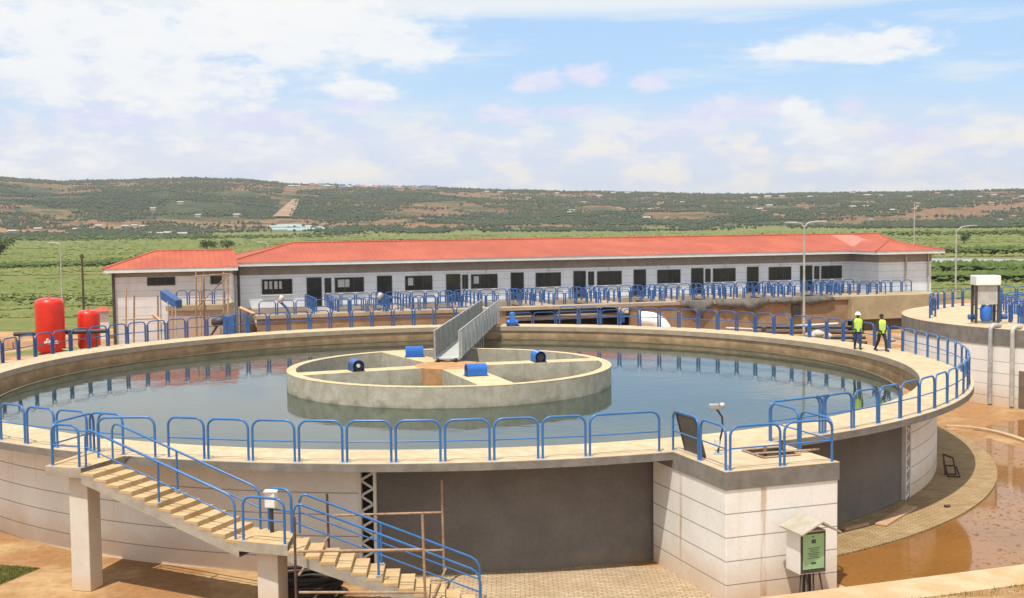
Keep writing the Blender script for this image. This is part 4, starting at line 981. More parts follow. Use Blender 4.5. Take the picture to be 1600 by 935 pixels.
for s0, s1, v0, v1 in ((s_at(1336), s_at(1384), .6, 5.0),):
    z = lambda v: EZ1+(v+ov)*.235+.012
    pn = MB().add([fpt(s0, v0, z(v0)), fpt(s1, v0, z(v0)), fpt(s1-.3, v1, z(v1)), fpt(s0+.5, v1, z(v1))], [(0, 1, 2, 3)]).build('roof_patch', 'roof_pale', roof)  # paler sheet laid just above the front slope
    tag(pn, 'pale unpainted patch of roof sheeting near the right end')
def facade_rect(px0, px1, z0, z1, name, parent, F=F0, m_='window_dark', frame='frame_dark', view=True, depth=0.0):
    s0, s1 = s_at(px0, F), s_at(px1, F); o = lambda s, v, z: F+BU*s+BV*v+Vector((0, 0, z))
    fr = MB(); tk = .07
    for (a, b, c0, d0) in ((s0-tk, s1+tk, z1, z1+tk), (s0-tk, s1+tk, z0-tk, z0), (s0-tk, s0, z0, z1), (s1, s1+tk, z0, z1)):
        fr.prism([o(a, -.05, 0)[:2], o(b, -.05, 0)[:2], o(b, .01, 0)[:2], o(a, .01, 0)[:2]], c0, d0)
    if name == 'window':
        for k in (1, 2): x = s0+(s1-s0)*k/3; fr.prism([o(x-.025, -.045, 0)[:2], o(x+.025, -.045, 0)[:2], o(x+.025, 0, 0)[:2], o(x-.025, 0, 0)[:2]], z0, z1)
    f = fr.build(name, frame, parent)
    if name == 'window' and z1-z0 > .8: MB().prism([o(s0-.12, -.14, 0)[:2], o(s1+.12, -.14, 0)[:2], o(s1+.12, -.052, 0)[:2], o(s0-.12, -.052, 0)[:2]], z0-.15, z0-.08).build('sill', 'gutter_white', f)
    MB().prism([o(s0, -.03, 0)[:2], o(s1, -.03, 0)[:2], o(s1, .02, 0)[:2], o(s0, .02, 0)[:2]], z0, z1).build('pane' if name == 'window' else 'door_leaf', m_, f)
    return f
for k, (a, b) in enumerate(((410, 455), (524, 567), (634, 674), (737, 776), (838, 875), (934, 970), (1028, 1062), (1115, 1148), (1202, 1235), (1284, 1314))):
    f = facade_rect(a, b, .78, 1.88, 'window', lb)
    if k in (0, 1, 2, 3):
        n_ = (4, 1, 1, 1)[k]; s0, s1 = s_at(a), s_at(b)
        for j in range(n_):
            u0 = s0+(s1-s0)*(.06+.17*j if n_ == 4 else .08); u1 = u0+(s1-s0)*(.11 if n_ == 4 else .42 if k == 1 else .2)
            MB().prism([fpt(u0, -.036)[:2], fpt(u1, -.036)[:2], fpt(u1, -.031)[:2], fpt(u0, -.031)[:2]], 1.15, 1.78).build('blind', 'window_view', f)
for k, (a, b) in enumerate(((480, 501), (590, 611), (698, 718), (799, 817), (897, 914), (991, 1008), (1081, 1098), (1168, 1184), (1251, 1268))):
    facade_rect(a, b, -.35, 1.95, 'door', lb)
for a, b in ((508, 516), (723, 730), (920, 927), (1103, 1109), (1273, 1279)): facade_rect(a, b, .78, 1.88, 'window', lb)
for px in (434, 547, 655, 760, 858, 952, 1045, 1134, 1220, 1300):
    s = s_at(px); MB().box(fpt(s, -.12, 2.2), (.22, .2, .14), BRZ2).build('wall_lamp', 'gutter_white', lb)
for px, v in ((362, -.1), ): MB().tube([fpt(.25, -.12, GZ), fpt(.25, -.12, WT)], .1, 8).build('downpipe', 'frame_dark', lb)
for s, v in ((S1+.5*(SL-S1), WF-.12), (SL-.4, WF-.12)): MB().tube([fpt(s, v, GZ), fpt(s, v, WT)], .08, 8).build('downpipe', 'pole_grey', lb)
# platform / plinth under doors
# smaller building
F1 = Vector((-29.75, 88.0, 0)); SE = 8.55
def f1(s, v=0, z=0): return F1+BU*s+BV*v+Vector((0, 0, z))
sb = thing('small_building', 'smaller pale building with a red hipped roof at the left end of the long one', 'building', f1(0, 0, GZ), BRZ2)
W2 = 6.4
MB().prism([f1(0)[:2], f1(SE)[:2], f1(SE, W2)[:2], f1(0, W2)[:2]], GZ, 2.55).build('wall', 'wall_dirty', sb)
MB().prism([f1(-.01, -.01)[:2], f1(SE+.01, -.01)[:2], f1(SE+.01, W2+.01)[:2], f1(-.01, W2+.01)[:2]], 2.55, 2.9).build('eave_shade_band', 'soffit_shade', sb)  # same painted eave shade on the smaller building
ov = .6
MB().prism([f1(-ov, -ov)[:2], f1(SE+ov, -ov)[:2], f1(SE+ov, W2+ov)[:2], f1(-ov, W2+ov)[:2]], 2.9, 3.2).build('gutter', 'gutter_white', sb)
h2_ = W2/2+ov; a, b, c_, d_ = f1(-ov-.04, -ov-.04, 3.2), f1(SE+ov+3, -ov-.04, 3.2), f1(SE+ov+3, W2+ov, 3.2), f1(-ov-.04, W2+ov, 3.2)
b.x -= BU.x*3; b.y -= BU.y*3; c_.x -= BU.x*3; c_.y -= BU.y*3
r0, r1 = f1(h2_-ov, W2/2, 3.2+h2_*.32), f1(SE+ov, W2/2, 3.2+h2_*.32)
rf = MB().add([a, b, c_, d_, r0, r1], [(0, 1, 5, 4), (1, 2, 5), (2, 3, 4, 5), (3, 0, 4)]).build('roof', 'roof_red', sb)
MB().tube([r0, r1], .1, 6).tube([a, r0], .08, 6).build('ridge_cap', 'roof_red', rf)
for pa, pb in ((231, 272), (330, 345)):
    facade_rect(pa, pb, 1.95, 2.45, 'window', sb, F=F1)
MB().tube([f1(.1, -.14, GZ), f1(.1, -.14, 2.9)], .11, 8).build('downpipe', 'frame_dark', sb)
# guard hut
hp = at(160, 500, Y=103); t = thing('guard_hut', 'tiny hut with a red roof just left of the smaller building', 'hut', (hp.x, hp.y, GZ), .3)
MB().box((0, 0, 1.2), (1.1, 1.6, 2.4)).build('wall', 'wall_dirty', t, local=True)
MB().add([(-.85, -1.1, 2.4), (.85, -1.1, 2.4), (.85, 1.1, 2.4), (-.85, 1.1, 2.4), (0, 0, 2.85)], [(0, 1, 4), (1, 2, 4), (2, 3, 4), (3, 0, 4), (3, 2, 1, 0)]).build('roof', 'roof_red', t, local=True)

# ------------------------------------------------------------------ aeration basins in front of the long building
BZ = -.35; VF = -8.6
bs = thing('aeration_basin', 'long stained concrete basin block between the round tank and the building', 'basin', fpt(0, VF, GZ), BRZ2)
sL = s_at(400, F0, VF); sM = s_at(1325, F0, VF); sR = s_at(1468, F0, VF+1)
s_a, s_b = s_at(790, F0, VF), s_at(985, F0, VF)
for s0, s1 in ((sL, s_a), (s_b, sM)): MB().prism([fpt(s0, VF)[:2], fpt(s1, VF)[:2], fpt(s1, VF+.4)[:2], fpt(s0, VF+.4)[:2]], GZ, BZ-.25).build('front_wall', 'basin_wall', bs)
MB().prism([fpt(s_a, VF+2.6)[:2], fpt(s_b, VF+2.6)[:2], fpt(s_b, VF+3)[:2], fpt(s_a, VF+3)[:2]], GZ, BZ-.25).build('recessed_wall', 'void_shade', bs)  # wall blackened to paint the shade inside the opening
MB().prism([fpt(s_a, VF+.4)[:2], fpt(s_a, VF+2.6)[:2], fpt(s_a-.3, VF+2.6)[:2], fpt(s_a-.3, VF+.4)[:2]], GZ, BZ-.25).build('side_wall', 'basin_wall', bs)
MB().prism([fpt(sL-.1, VF-.15)[:2], fpt(sM, VF-.15)[:2], fpt(sM, VF+1.3)[:2], fpt(sL-.1, VF+1.3)[:2]], BZ-.25, BZ).build('coping', 'basin_coping', bs)
MB().prism([fpt(sL+.3, VF+1.3)[:2], fpt(sM, VF+1.3)[:2], fpt(sM, -1.2)[:2], fpt(sL+.3, -1.2)[:2]], BZ-1.2, BZ-.9).build('basin_floor', 'basin_coping', bs)
MB().prism([fpt(sM, VF-.6)[:2], fpt(sR, VF-.6)[:2], fpt(sR, WF-.6)[:2], fpt(sM, WF-.6)[:2]], GZ+1.0, BZ).build('channel_end', 'basin_light', bs)
MB().prism([fpt(sM+1, VF+.2)[:2], fpt(sR-.5, VF+.2)[:2], fpt(sR-.5, WF-.7)[:2], fpt(sM+1, WF-.7)[:2]], GZ, GZ+1.0).build('channel_base', 'recess_shadow', bs)  # dark tone paints the shadow under the overhanging channel
MB().prism([fpt(sL, -1.2)[:2], fpt(S1, -1.2)[:2], fpt(S1, 0-.02)[:2], fpt(sL, -.02)[:2]], GZ, BZ-.02).build('rear_walkway', 'basin_coping', bs)
rail_pts = []
s = sL+.1
t = thing('railing', 'blue hooped railing along the left front edge of the long basin', 'railing', fpt(s, VF+.15, BZ))
while s < s_at(690, F0, VF): panel(t, fpt(s, VF+.15, BZ), fpt(s+1.35, VF+.15, BZ), False, h=1.05); s += 1.35
t = thing('railing', 'blue hooped railing in front of the dark opening of the basin, right of the footbridge', 'railing', fpt(s_a, VF-1.0, GZ+1.2))
s = s_a
while s < s_b: panel(t, fpt(s, VF-.9, BZ-1.45), fpt(s+1.9, VF-.9, BZ-1.45), False, h=1.05); s += 1.9
t = thing('railing', 'blue railing on top of the pale end block of the basin at the right', 'railing', fpt(sM, WF-1, BZ))
s = sM-1
while s < sR-2: panel(t, fpt(s, WF-.95, BZ), fpt(s+1.1, WF-.95, BZ), False, h=1.05); s += 1.1
ORD = ['first', 'second', 'third', 'fourth', 'fifth', 'sixth', 'seventh', 'eighth', 'ninth']
for k, (a, b) in enumerate(((480, 501), (590, 611), (698, 718), (799, 817), (897, 914), (991, 1008), (1081, 1098), (1168, 1184), (1251, 1268))):
    s0, s1 = s_at(a), s_at(b); c0 = (s0+s1)/2
    t = thing('access_bridge', 'blue railed access bridge over the basin to the %s door from the left' % ORD[k], 'access bridge', fpt(c0, -1, BZ), BRZ2, 'access bridges from the basin front to the building doors')
    MB().prism([fpt(c0-.9, VF+1.3)[:2], fpt(c0+.9, VF+1.3)[:2], fpt(c0+.9, -1.2)[:2], fpt(c0-.9, -1.2)[:2]], BZ-.25, BZ-.004).build('slab', 'basin_coping', t)
    for sx in (-.8, .8):
        for j in range(6): panel(t, fpt(c0+sx, VF+1.4+j*1.15, BZ), fpt(c0+sx, VF+1.4+(j+1)*1.15, BZ), False, h=1.05)
    for j in range(5 if k < 8 else 3): panel(t, fpt(c0+.8+j*1.2, -1.15, BZ), fpt(c0+.8+(j+1)*1.2, -1.15, BZ), False, h=1.05)
    for j in range(5 if k < 8 else 3): panel(t, fpt(c0+.8+j*.95, VF+1.35, BZ), fpt(c0+.8+(j+1)*.95, VF+1.35, BZ), False, h=1.05)
# tarpaulin draped over the basin wall
def tarp(pa, pb, drops, label):
    s0, s1 = s_at(pa, F0, VF), s_at(pb, F0, VF); n = len(drops)-1; up = []; lo = []; bk = []
    for i, d in enumerate(drops):
        s = s0+(s1-s0)*i/n; w_ = .06*math.sin(i*2.1)
        bk.append(fpt(s, VF+.9, BZ+.02)); up.append(fpt(s, VF-.2, BZ+.02)); lo.append(fpt(s+.2*math.sin(i*1.7), VF-.26-w_, BZ-d*1.35))
    vs = bk+up+lo; k = n+1; fs = [(i, i+1, k+i+1, k+i) for i in range(n)]+[(k+i, k+i+1, 2*k+i+1, 2*k+i) for i in range(n)]
    o = MB().add(vs, fs, True).build('tarpaulin', 'tarpaulin'); sm = o.modifiers.new('thick', 'SOLIDIFY'); sm.thickness = .03
    tag(o, label, 'tarpaulin', 'tarpaulins hanging over the basin wall')
tarp(1062, 1112, [.3, .35, .4, .5, .8, 1.15, .8, .45, .3], 'dirty grey tarpaulin hanging in a deep point over the basin wall, left of the others')
tarp(1118, 1200, [.3, .42, .5, .55, .5, .45, .6, .8, .55, .35, .3], 'dirty grey tarpaulin drooping over the basin wall behind the tank railing')
tarp(1200, 1300, [.25, .3, .35, .3, .28, .5, .4, .3, .25], 'thin grey tarpaulin strip on the basin wall nearest the lamp post')
t_ = MB().box(fpt(s_at(1243, F0, VF), VF-.12, BZ-1.05), (.85, .25, 1.0), BRZ2)
tag(t_.build('tyre_bundle', 'black_rubber', bevel=.1), 'black tyre-like bundle hanging on the basin wall left of the lamp post', 'tyre')
# white pipe elbow
pe = at(1008, 500, Y=79.5); t = thing('pipe_elbow', 'big white pipe elbow rising and bending down in front of the basin wall', 'pipe', pe)
m = MB(); pts = [Vector((-.3, .2, .0)), Vector((.1, .1, .0))]
for k in range(7): a = R(15*k); pts.append(Vector((.1+1.25*math.sin(a), .05, -1.25+1.25*math.cos(a))))
pts.append(Vector((1.35, .05, -2.6)))
m.tube(pts, .56, 16).build('bend', 'helmet_white', t, local=True)
MB().lathe((-.42, .22, 0), [(.4, -.02), (.62, 0), (.62, .12), (.56, .12)], 18, (1, -.2, 0)).build('flange', 'pole_grey', t, local=True)
# debris and dark pipes by the lamp
for k, (px, py, s_, lb_) in enumerate(((1268, 526, .42, 'leftmost pale sack of the heap right of the lamp post'), (1278, 524, .5, 'pale sack in the middle of the heap right of the lamp post'), (1290, 527, .45, 'pale sack at the right of the heap near the workers'), (1392, 533, .3, 'small white sack on the rim behind the second worker'))):
    q = at(px, py, Y=65.5 if k < 3 else 58.0); m = MB(); m.lathe((0, 0, 0), [(0, -.8*s_), (.7*s_, -.6*s_), (1.0*s_, -.1*s_), (.9*s_, .3*s_), (.5*s_, .6*s_), (0, .68*s_)], 10)
    for i in range(len(m.v)): x, y, z = m.v[i]; f = 1+.3*noise.noise((x*4+k, y*4, z*4)); m.v[i] = (x*f*.85, y*f*.7, z*f*.6)
    o = m.build('sack', 'sack'); o.location = (q.x, q.y, max(q.z, .0 if k == 3 else -.4)+.08); tag(o, lb_, 'sack', 'pale sacks near the lamp post')
t = thing('pipe_rack', 'stack of dark steel pipes on a rack behind the far right rim', 'pipes', (17.6, 70.5, GZ))
for k in range(5): MB().tube([(-3.0, .3*k, 2.0+.28*k), (3.4, .3*k-1, 2.0+.28*k)], .11, 7).build('pipe', 'rust_dark' if k % 2 else 'black_metal', t, local=True)
for x in (-2.5, 0, 3): MB().box((x, .3, 1.6), (.18, .6, 3.2)).build('upright', 'rust_dark', t, local=True)
t = thing('pale_beam', 'pale long pipe sloping along the basin foot behind the far railing', 'pipe', (0, 0, 0))
MB().tube([at(1135, 513, Y=80), at(1180, 515, Y=79), at(1240, 510, Y=78), at(1310, 506, Y=77)], .08, 8).build('pipe', 'pole_grey', t)

# left side clutter: pink basin, chute, wooden scaffold
lbz = thing('side_basin', 'pinkish concrete basin with a tan top in front of the smaller building', 'basin', (-22, 82, GZ), BRZ2)
qa, qb = at(262, 476, Y=84.5), at(350, 476, Y=85.5)
MB().prism([qa[:2], qb[:2], (qb.x, qb.y+3), (qa.x, qa.y+3)], GZ, .25).build('wall', 'pink_wall', lbz)
MB().prism([(qa.x-.1, qa.y-.15), (qb.x+.05, qb.y-.15), (qb.x+.05, qb.y+3), (qa.x-.1, qa.y+3)], .25, .62).build('coping', 'basin_light', lbz)
t = thing('railing', 'blue railing hoops on the pinkish basin in front of the smaller building', 'railing', (qa.x, qa.y, .62))
n_ = 4
for k in range(n_): a = Vector((qa.x+.4, qa.y+.6, .62)).lerp(Vector((qb.x, qb.y+.6, .62)), k/n_); b = Vector((qa.x+.4, qa.y+.6, .62)).lerp(Vector((qb.x, qb.y+.6, .62)), (k+1)/n_); panel(t, a, b, False, h=1.05)
ca, cb = at(250, 454, Y=82), at(274, 470, Y=81)
t = thing('chute', 'blue sloping sheet metal chute on thin posts in front of the smaller building', 'chute', ca)
MB().add([ca, cb, cb+Vector((0, 0, -.55)), ca+Vector((0, 0, -.6)), ca+Vector((.2, .9, 0)), cb+Vector((.2, .9, 0)), cb+Vector((.2, .9, -.55)), ca+Vector((.2, .9, -.6))],
         [(0, 1, 2, 3), (7, 6, 5, 4), (0, 4, 5, 1), (1, 5, 6, 2), (2, 6, 7, 3), (3, 7, 4, 0)]).build('sheet', 'blue_far', t)
for k in range(3): p = ca.lerp(cb, k/2); MB().tube([(p.x, p.y, GZ), (p.x, p.y, p.z-.4)], .05, 6).build('post', 'pipe_steel', t)
t = thing('wooden_scaffold', 'thin wooden pole scaffold standing against the smaller building', 'scaffold', (-24, 86, GZ))
for k, px in enumerate((196, 208, 307, 313, 320, 349, 356, 375, 247, 268)):
    Y_ = 83.5+.35*(k % 3); lo_, hi_ = at(px, 540, Y=Y_), at(px+rng.uniform(-2, 2), (450, 462, 424, 430, 427, 425, 428, 480, 462, 480)[k], Y=Y_)
    lo_.z = GZ; MB().tube([lo_, hi_], .065, 6).build('pole', 'rust_pipe' if k % 3 else 'wood', t)
for (a, b, ya_) in (((305, 432), (358, 428), 83), ((305, 470), (358, 468), 83), ((192, 500), (250, 498), 83.5), ((308, 480), (356, 430), 83.3)): MB().tube([at(*a, Y=ya_), at(*b, Y=ya_)], .05, 6).build('cross_pole', 'rust_pipe', t)
t = thing('plank_pile', 'pale planks sloping down beside the blue chute', 'planks', at(240, 495, Y=82))
for k in range(3): MB().tube([at(238+k, 490+2*k, Y=82), at(256+3*k, 505+2*k, Y=81)], .1, 4, smooth=False).build('plank', 'wood', t)
t = thing('plank', 'pale plank leaning at the left end of the long basin', 'plank', at(378, 482, Y=83)); MB().tube([at(375, 481, Y=83), at(398, 491, Y=82.5)], .12, 4, smooth=False).build('board', 'wood', t)
q = at(352, 512, Y=80); t = thing('pump', 'dark blue pump assembly standing behind the far left rim', 'pump', (q.x, q.y, q.z-.6))
MB().box((.3, 0, .8), (.8, .6, 1.3)).build('housing', 'blue_far', t, local=True, bevel=.08)
MB().lathe((-.9, 0, .9), [(.15, 0), (.3, .1), (.3, .8), (.15, .9)], 12, (1, 0, .25)).build('motor_body', 'black_metal', t, local=True)
MB().tube([(-1.4, 0, -.5), (-.4, 0, .9)], .08, 7).tube([(-.5, 0, -.5), (.2, 0, .7)], .08, 7).build('bracket', 'rust_dark', t, local=True)
for k, (px, lbl) in enumerate(((437, 'grey motor on a blue arm at the left end of the long basin'), (592, 'grey motor on a blue post by the second access bridge'))):
    q = fpt(s_at(px, F0, VF), VF+.3, BZ); t = thing('mixer_motor', lbl, 'motor', q)
    MB().lathe((0, 0, .9), [(.12, 0), (.2, .08), (.2, .5), (.1, .56)], 12, (.4, 0, 1)).build('motor_body', 'pole_grey', t, local=True)
    MB().tube([(.7, 0, 0), (.5, 0, .5), (.05, 0, .95)], .1, 7).build('arm', 'blue_far', t, local=True)

# red pressure vessels
def vessel(px, pyb, wpx, htop, label, Yd):
    q = at(px, pyb, z=GZ); r = wpx/2*q.y/FPX; zt = at(px, htop, Y=q.y).z-GZ
    t = thing('pressure_vessel', label, 'pressure vessel', (q.x, q.y, GZ), 0, 'red pressure vessels')
    rc = r*.42; pr_ = [(r*.5, .05), (r*.85, .18), (r, .4)]+[(r-rc+rc*math.cos(a), zt-rc+rc*math.sin(a)) for a in [R(k*10) for k in range(0, 10)]]+[(r*.3, zt+.03), (0, zt+.04)]
    MB().lathe((0, 0, 0), pr_, 40).build('shell', 'red_tank', t, local=True)
    MB().lathe((0, 0, 0), [(r*.6, 0), (r*.6, .12)], 24).build('foot_ring', 'red_tank', t, local=True)
    MB().lathe((0, 0, zt+.02), [(.12, 0), (.12, .08), (0, .1)], 12).build('top_flange', 'red_tank', t, local=True)
    MB().tube([(r*.9, -r*.3, .35), (r*1.35, -r*.3, .35), (r*1.35, -r*.3, 0)], .05, 8).build('drain_pipe', 'pipe_steel', t, local=True)
    MB().tube([(0, 0, zt+.08), (0, 0, zt+.26)], .04, 8).lathe((0, -.0, zt+.26), [(.0, 0), (.08, .01), (.08, .05), (0, .06)], 12).build('valve', 'brass', t, local=True)
    MB().lathe((0, 0, zt*.32), [(r+.006, 0), (r+.006, .03)], 40).lathe((0, 0, zt*.72), [(r+.006, 0), (r+.006, .03)], 40).build('weld_seam', 'red_tank', t, local=True)
    return t, r, zt
t, r_, zt_ = vessel(80, 553, 44, 466, 'taller bright red pressure vessel with white lettering near its base', 90)
def text_on(parent, s, size, loc, rot, m_, name='lettering'):
    cu = bpy.data.curves.new(name, 'FONT'); cu.body = s; cu.size = size; cu.extrude = .01; cu.align_x = 'CENTER'
    o = bpy.data.objects.new(name, cu); col.objects.link(o); o.parent = parent; o.location = loc; o.rotation_euler = rot; cu.materials.append(M[m_]); return o
mlog = MB()
for k in range(9):      # white illegible maker's mark, wrapped on the shell
    a = R(-108+k*6.2); hgt = (.20, .26, .2, .28, .2, .24, .2, .26, .2)[k]
    c0 = ((r_+.012)*math.cos(a+R(17)), (r_+.012)*math.sin(a+R(17)), .92); mlog.box((c0[0], c0[1], .85+hgt/2), (.085, .02, hgt), a+R(17)+math.pi/2)
a = R(-90+9); mlog.box(((r_+.012)*math.cos(a), (r_+.012)*math.sin(a), 1.2), (.16, .02, .14), a+math.pi/2)
mlog.build('lettering', 'helmet_white', t, local=True)
vessel(140, 548, 34, 485, 'shorter bright red pressure vessel nearer the buildings', 92)
# green plinth + pipe
q = at(80, 548, z=GZ); tag(MB().prism([(q.x-2.6, q.y-3.0), (q.x+3.2, q.y-2.6), (q.x+3.4, q.y+2.5), (q.x-2.2, q.y+2.2)], GZ-.05, GZ+.012).build('lawn_patch', leafy('lawn', (.17, .19, .06), (.2, .2, .07), (.14, .17, .05), .8, 4)), kind='structure')
t = thing('black_pipe', 'long black horizontal pipe on short legs behind the red vessels', 'pipe', at(20, 520, z=GZ))
MB().tube([at(22, 522.5, Y=91.5), at(170, 517, Y=91.5)], .17, 8).build('pipe', 'black_metal', t)
for px in (30, 70, 112, 150): p = at(px, 522-.03*px, Y=91.5); MB().tube([p, (p.x, p.y, GZ)], .06, 6).build('leg', 'black_metal', t)
q = at(9, 545, z=GZ); t = thing('barrier', 'tan timber barrier standing on the pavement at the far left', 'barrier', q)
MB().box((0, 0, .45), (1.6, .2, .7)).build('board', 'wood', t, local=True)
for x in (-.6, .6): MB().box((x, 0, .3), (.1, .5, .6)).build('leg', 'wood', t, local=True)

# ------------------------------------------------------------------ lamp posts and masts
def lamp_post(pxt, pyt, pxb, pyb, Y, label, arms, mt='pole_grey', r=.06, head='pole_grey', z0=None):
    b = at(pxb, pyb, Y=Y); tp_ = at(pxt, pyt, Y=Y); b.z = b.z if z0 is None else z0
    t = thing('lamp_post', label, 'lamp post', b)
    top = tp_-b; MB().tube([(0, 0, 0), (0, 0, top.z*.5), (0, 0, top.z)], r*1.25, 8, r2=r*.8).build('pole', mt, t, local=True)
    for ax in arms:
        MB().tube([(0, 0, top.z-.15), (ax*.35, 0, top.z+abs(ax)*.22), (ax, 0, top.z+abs(ax)*.3)], r*.6, 6).build('arm', mt, t, local=True)
        o = MB().box((ax+math.copysign(.28, ax), 0, top.z+abs(ax)*.3), (.62, .24, .1)).build('lamp_head', head, t, local=True, bevel=.03)
    return t
lamp_post(1261, 352, 1256, 525, 63.5, 'tall grey lamp post with two arms standing on the far right rim', (-.45, .6), z0=0.0)
lamp_post(1495, 360, 1493, 460, 120, 'grey lamp post with one arm beyond the second tank', (1.5,), z0=GZ, r=.09)
lamp_post(95, 382, 97, 470, 112, 'thin pale lamp post behind the taller red vessel', (-.5,), z0=GZ, r=.06)
lamp_post(419, 381, 419, 400, 118, 'lamp post whose head shows above the left end of the long roof', (-.5,), z0=FZ, r=.06)
b = at(131, 490, Y=125); tp_ = at(130, 397, Y=125); t = thing('utility_pole', 'dark upright utility pole behind the shorter red vessel', 'pole', (b.x, b.y, FZ))
MB().tube([(0, 0, 0), (0, 0, tp_.z-FZ)], .15, 8, r2=.1).build('pole', 'rust_dark', t, local=True); MB().box((0, 0, tp_.z-FZ-.3), (.34, .3, .3)).build('insulator', 'rust_dark', t, local=True)
b = at(1428, 400, Y=128); tp_ = at(1428, 318, Y=128); t = thing('mast', 'thin grey mast rising behind the right end of the long roof', 'mast', (b.x, b.y, FZ))
MB().tube([(0, 0, 0), (0, 0, tp_.z-FZ)], .09, 6, r2=.05).build('pole', 'pole_grey', t, local=True); MB().tube([(0, 0, tp_.z-FZ-.6), (.5, 0, tp_.z-FZ-.2)], .05, 6).build('finial', 'pole_grey', t, local=True)

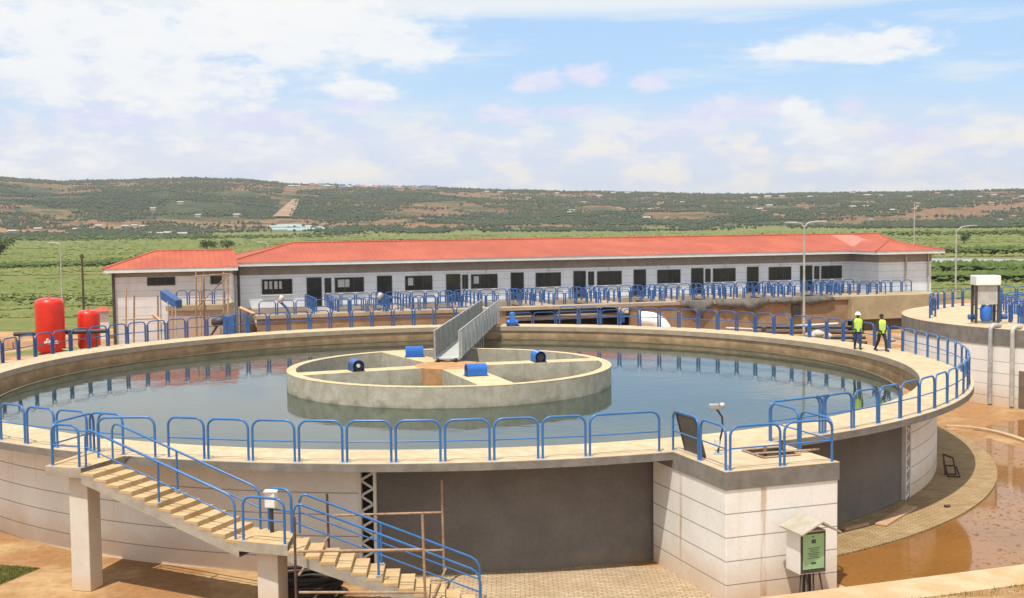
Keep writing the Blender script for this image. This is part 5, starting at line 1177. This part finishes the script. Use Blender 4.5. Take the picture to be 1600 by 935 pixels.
# ------------------------------------------------------------------ people
def skinmesh(name, nodes, edges, m_, parent, sub=2, root=0):
    me = bpy.data.meshes.new(name); me.from_pydata([n_[0] for n_ in nodes], edges, []); o = bpy.data.objects.new(name, me); col.objects.link(o)
    o.parent = parent; me.materials.append(M[m_])
    sk = o.modifiers.new('skin', 'SKIN'); sk.use_smooth_shade = True
    bm = bmesh.new(); bm.from_mesh(me); lay = bm.verts.layers.skin.verify(); bm.verts.ensure_lookup_table()
    for v, n_ in zip(bm.verts, nodes):
        rr = n_[1]; v[lay].radius = rr if hasattr(rr, '__len__') else (rr, rr); v[lay].use_root = v.index == root
    bm.to_mesh(me); bm.free()
    s = o.modifiers.new('sub', 'SUBSURF'); s.levels = sub; s.render_levels = sub; return o
def person(p, rz, label, stride, armsw, vest, trouser, cap, shirt='dark_cloth'):
    """faces local -Y; about 1.75 m"""
    t = thing('person', label, 'person', p, rz)
    f = stride
    J = dict(pel=((0, 0, .96), (.15, .11)), chest=((0, 0, 1.30), (.17, .12)), sh=((0, .0, 1.44), (.12, .08)), neck=((0, -.01, 1.52), .055), head=((0, -.02, 1.62), (.078, .09)), crown=((0, -.015, 1.70), (.07, .085)))
    for s, n_ in ((-1, 'l'), (1, 'r')):
        k = f*s; a = -armsw*s
        J['hip'+n_] = ((.1*s, 0, .92), .095); J['kn'+n_] = ((.11*s, -.06-.13*k, .50), .062); J['an'+n_] = ((.11*s, -.28*k+(.05 if k > 0 else .06), .09), .042); J['to'+n_] = ((.12*s, -.28*k-.13, .045), .038)
        J['so'+n_] = ((.19*s, 0, 1.42), .06); J['el'+n_] = ((.25*s, -.10*a, 1.14), .045); J['wr'+n_] = ((.26*s, -.30*a-.03, .92), .03); J['ha'+n_] = ((.26*s, -.34*a-.04, .84), (.022, .042))
    names = list(J); idx = {n_: i for i, n_ in enumerate(names)}
    E = [('pel', 'chest'), ('chest', 'sh'), ('sh', 'neck'), ('neck', 'head'), ('head', 'crown')]
    for n_ in 'lr': E += [('pel', 'hip'+n_), ('hip'+n_, 'kn'+n_), ('kn'+n_, 'an'+n_), ('an'+n_, 'to'+n_), ('sh', 'so'+n_), ('so'+n_, 'el'+n_), ('el'+n_, 'wr'+n_), ('wr'+n_, 'ha'+n_)]
    nodes = [J[n_] for n_ in names]
    edges = [(idx[a], idx[b]) for a, b in E]
    body = skinmesh('body', nodes, edges, 'skin', t)
    # fingers, nose and ears
    fm = MB()
    for s, n_ in ((-1, 'l'), (1, 'r')):
        h = Vector(J['ha'+n_][0])
        for q_ in range(4): o = Vector((-.005*s, -.03+.02*q_, -.02)); L = (.065, .075, .07, .055)[q_]; fm.tube([h+o, h+o+Vector((-.006*s, 0, -L*.55)), h+o+Vector((-.02*s, 0, -L))], .009, 6, r2=.006)
        fm.tube([h+Vector((0, -.035, .02)), h+Vector((-.01*s, -.06, -.02)), h+Vector((-.015*s, -.062, -.045))], .010, 6, r2=.007)
    fm.lathe((0, -.115, 1.61), [(.0, .02), (.014, 0), (.018, -.03), (0, -.035)], 8)
    for s in (-1, 1): fm.lathe((.08*s, -.01, 1.62), [(0, -.02), (.025, -.01), (.025, .01), (0, .02)], 8, (1, 0, 0))
    fm.build('hand_fingers', 'skin', body, local=True)
    def grow(keys, add, m_, nm, ed):
        ii = {k: i for i, k in enumerate(keys)}
        nd = [(J[k][0], tuple(x+add for x in (J[k][1] if hasattr(J[k][1], '__len__') else (J[k][1],)*2))) for k in keys]
        return skinmesh(nm, nd, [(ii[a], ii[b]) for a, b in ed], m_, t)
    grow(['pel', 'chest', 'sh', 'sol', 'ell', 'wrl', 'sor', 'elr', 'wrr'], .012, shirt, 'shirt', [('pel', 'chest'), ('chest', 'sh'), ('sh', 'sol'), ('sol', 'ell'), ('ell', 'wrl'), ('sh', 'sor'), ('sor', 'elr'), ('elr', 'wrr')])
    grow(['pel', 'hipl', 'knl', 'anl', 'hipr', 'knr', 'anr'], .016, trouser, 'trousers', [('pel', 'hipl'), ('hipl', 'knl'), ('knl', 'anl'), ('pel', 'hipr'), ('hipr', 'knr'), ('knr', 'anr')])
    vm = MB(); ell = [(.86, .215, .165), (1.0, .20, .16), (1.2, .215, .165), (1.36, .235, .165), (1.45, .20, .13), (1.50, .11, .09)]
    vv_ = [(a_*math.cos(q_), b_*math.sin(q_), z_) for z_, a_, b_ in ell for q_ in [2*math.pi*i/20 for i in range(20)]]
    v_ = vm.add(vv_, [(i*20+k, i*20+(k+1) % 20, (i+1)*20+(k+1) % 20, (i+1)*20+k) for i in range(5) for k in range(20)], True).build('vest', vest, t, local=True)
    for s in (-1, 1): MB().box((.075*s, -.16, 1.2), (.022, .03, .34)).build('reflective_tape', 'vest_tape', v_, local=True)
    for n_ in 'lr': a, b = Vector(J['an'+n_][0]), Vector(J['to'+n_][0]); MB().tube([a+Vector((0, .05, -.02)), a+Vector((0, -.03, -.01)), b+Vector((0, 0, 0))], .05, 8).build('boot', 'dark_cloth', t, local=True)
    if cap == 'helmet':
        MB().lathe((0, -.01, 1.66), [(.155, 0), (.15, .012), (.125, .02), (.12, .07), (.09, .12), (.04, .145), (0, .15)], 20).build('helmet', 'helmet_white', t, local=True)
    else: MB().lathe((0, .005, 1.64), [(.095, 0), (.098, .04), (.085, .09), (.05, .12), (0, .13)], 16).build('hair', 'hair', t, local=True)
    return t
pp = at(1340, 546, z=0); person(pp, R(-8), 'worker in a white helmet, yellow vest and blue jeans walking on the rim', .45, .5, 'hi_vis', 'jeans', 'helmet')
pp = at(1377, 549, z=0); person(pp, R(18), 'bareheaded worker in a yellow vest and dark trousers following on the rim', 1.0, .6, 'hi_vis', 'dark_cloth', 'hair')

# ------------------------------------------------------------------ haze
hz = bpy.data.materials.new('haze'); hz.use_nodes = True; hn_ = hz.node_tree; hn_.nodes.remove(hn_.nodes['Principled BSDF'])
pv = hn_.nodes.new('ShaderNodeVolumePrincipled'); pv.inputs['Color'].default_value = (.93, .96, 1, 1); pv.inputs['Density'].default_value = .00009; pv.inputs['Anisotropy'].default_value = .2
hn_.links.new(pv.outputs[0], hn_.nodes['Material Output'].inputs['Volume']); M['haze'] = hz
tag(MB().box((0, 0, 100), (20000, 20000, 360)).build('haze', 'haze'), 'thin pale haze in the air over the whole valley', 'haze', kind='stuff')
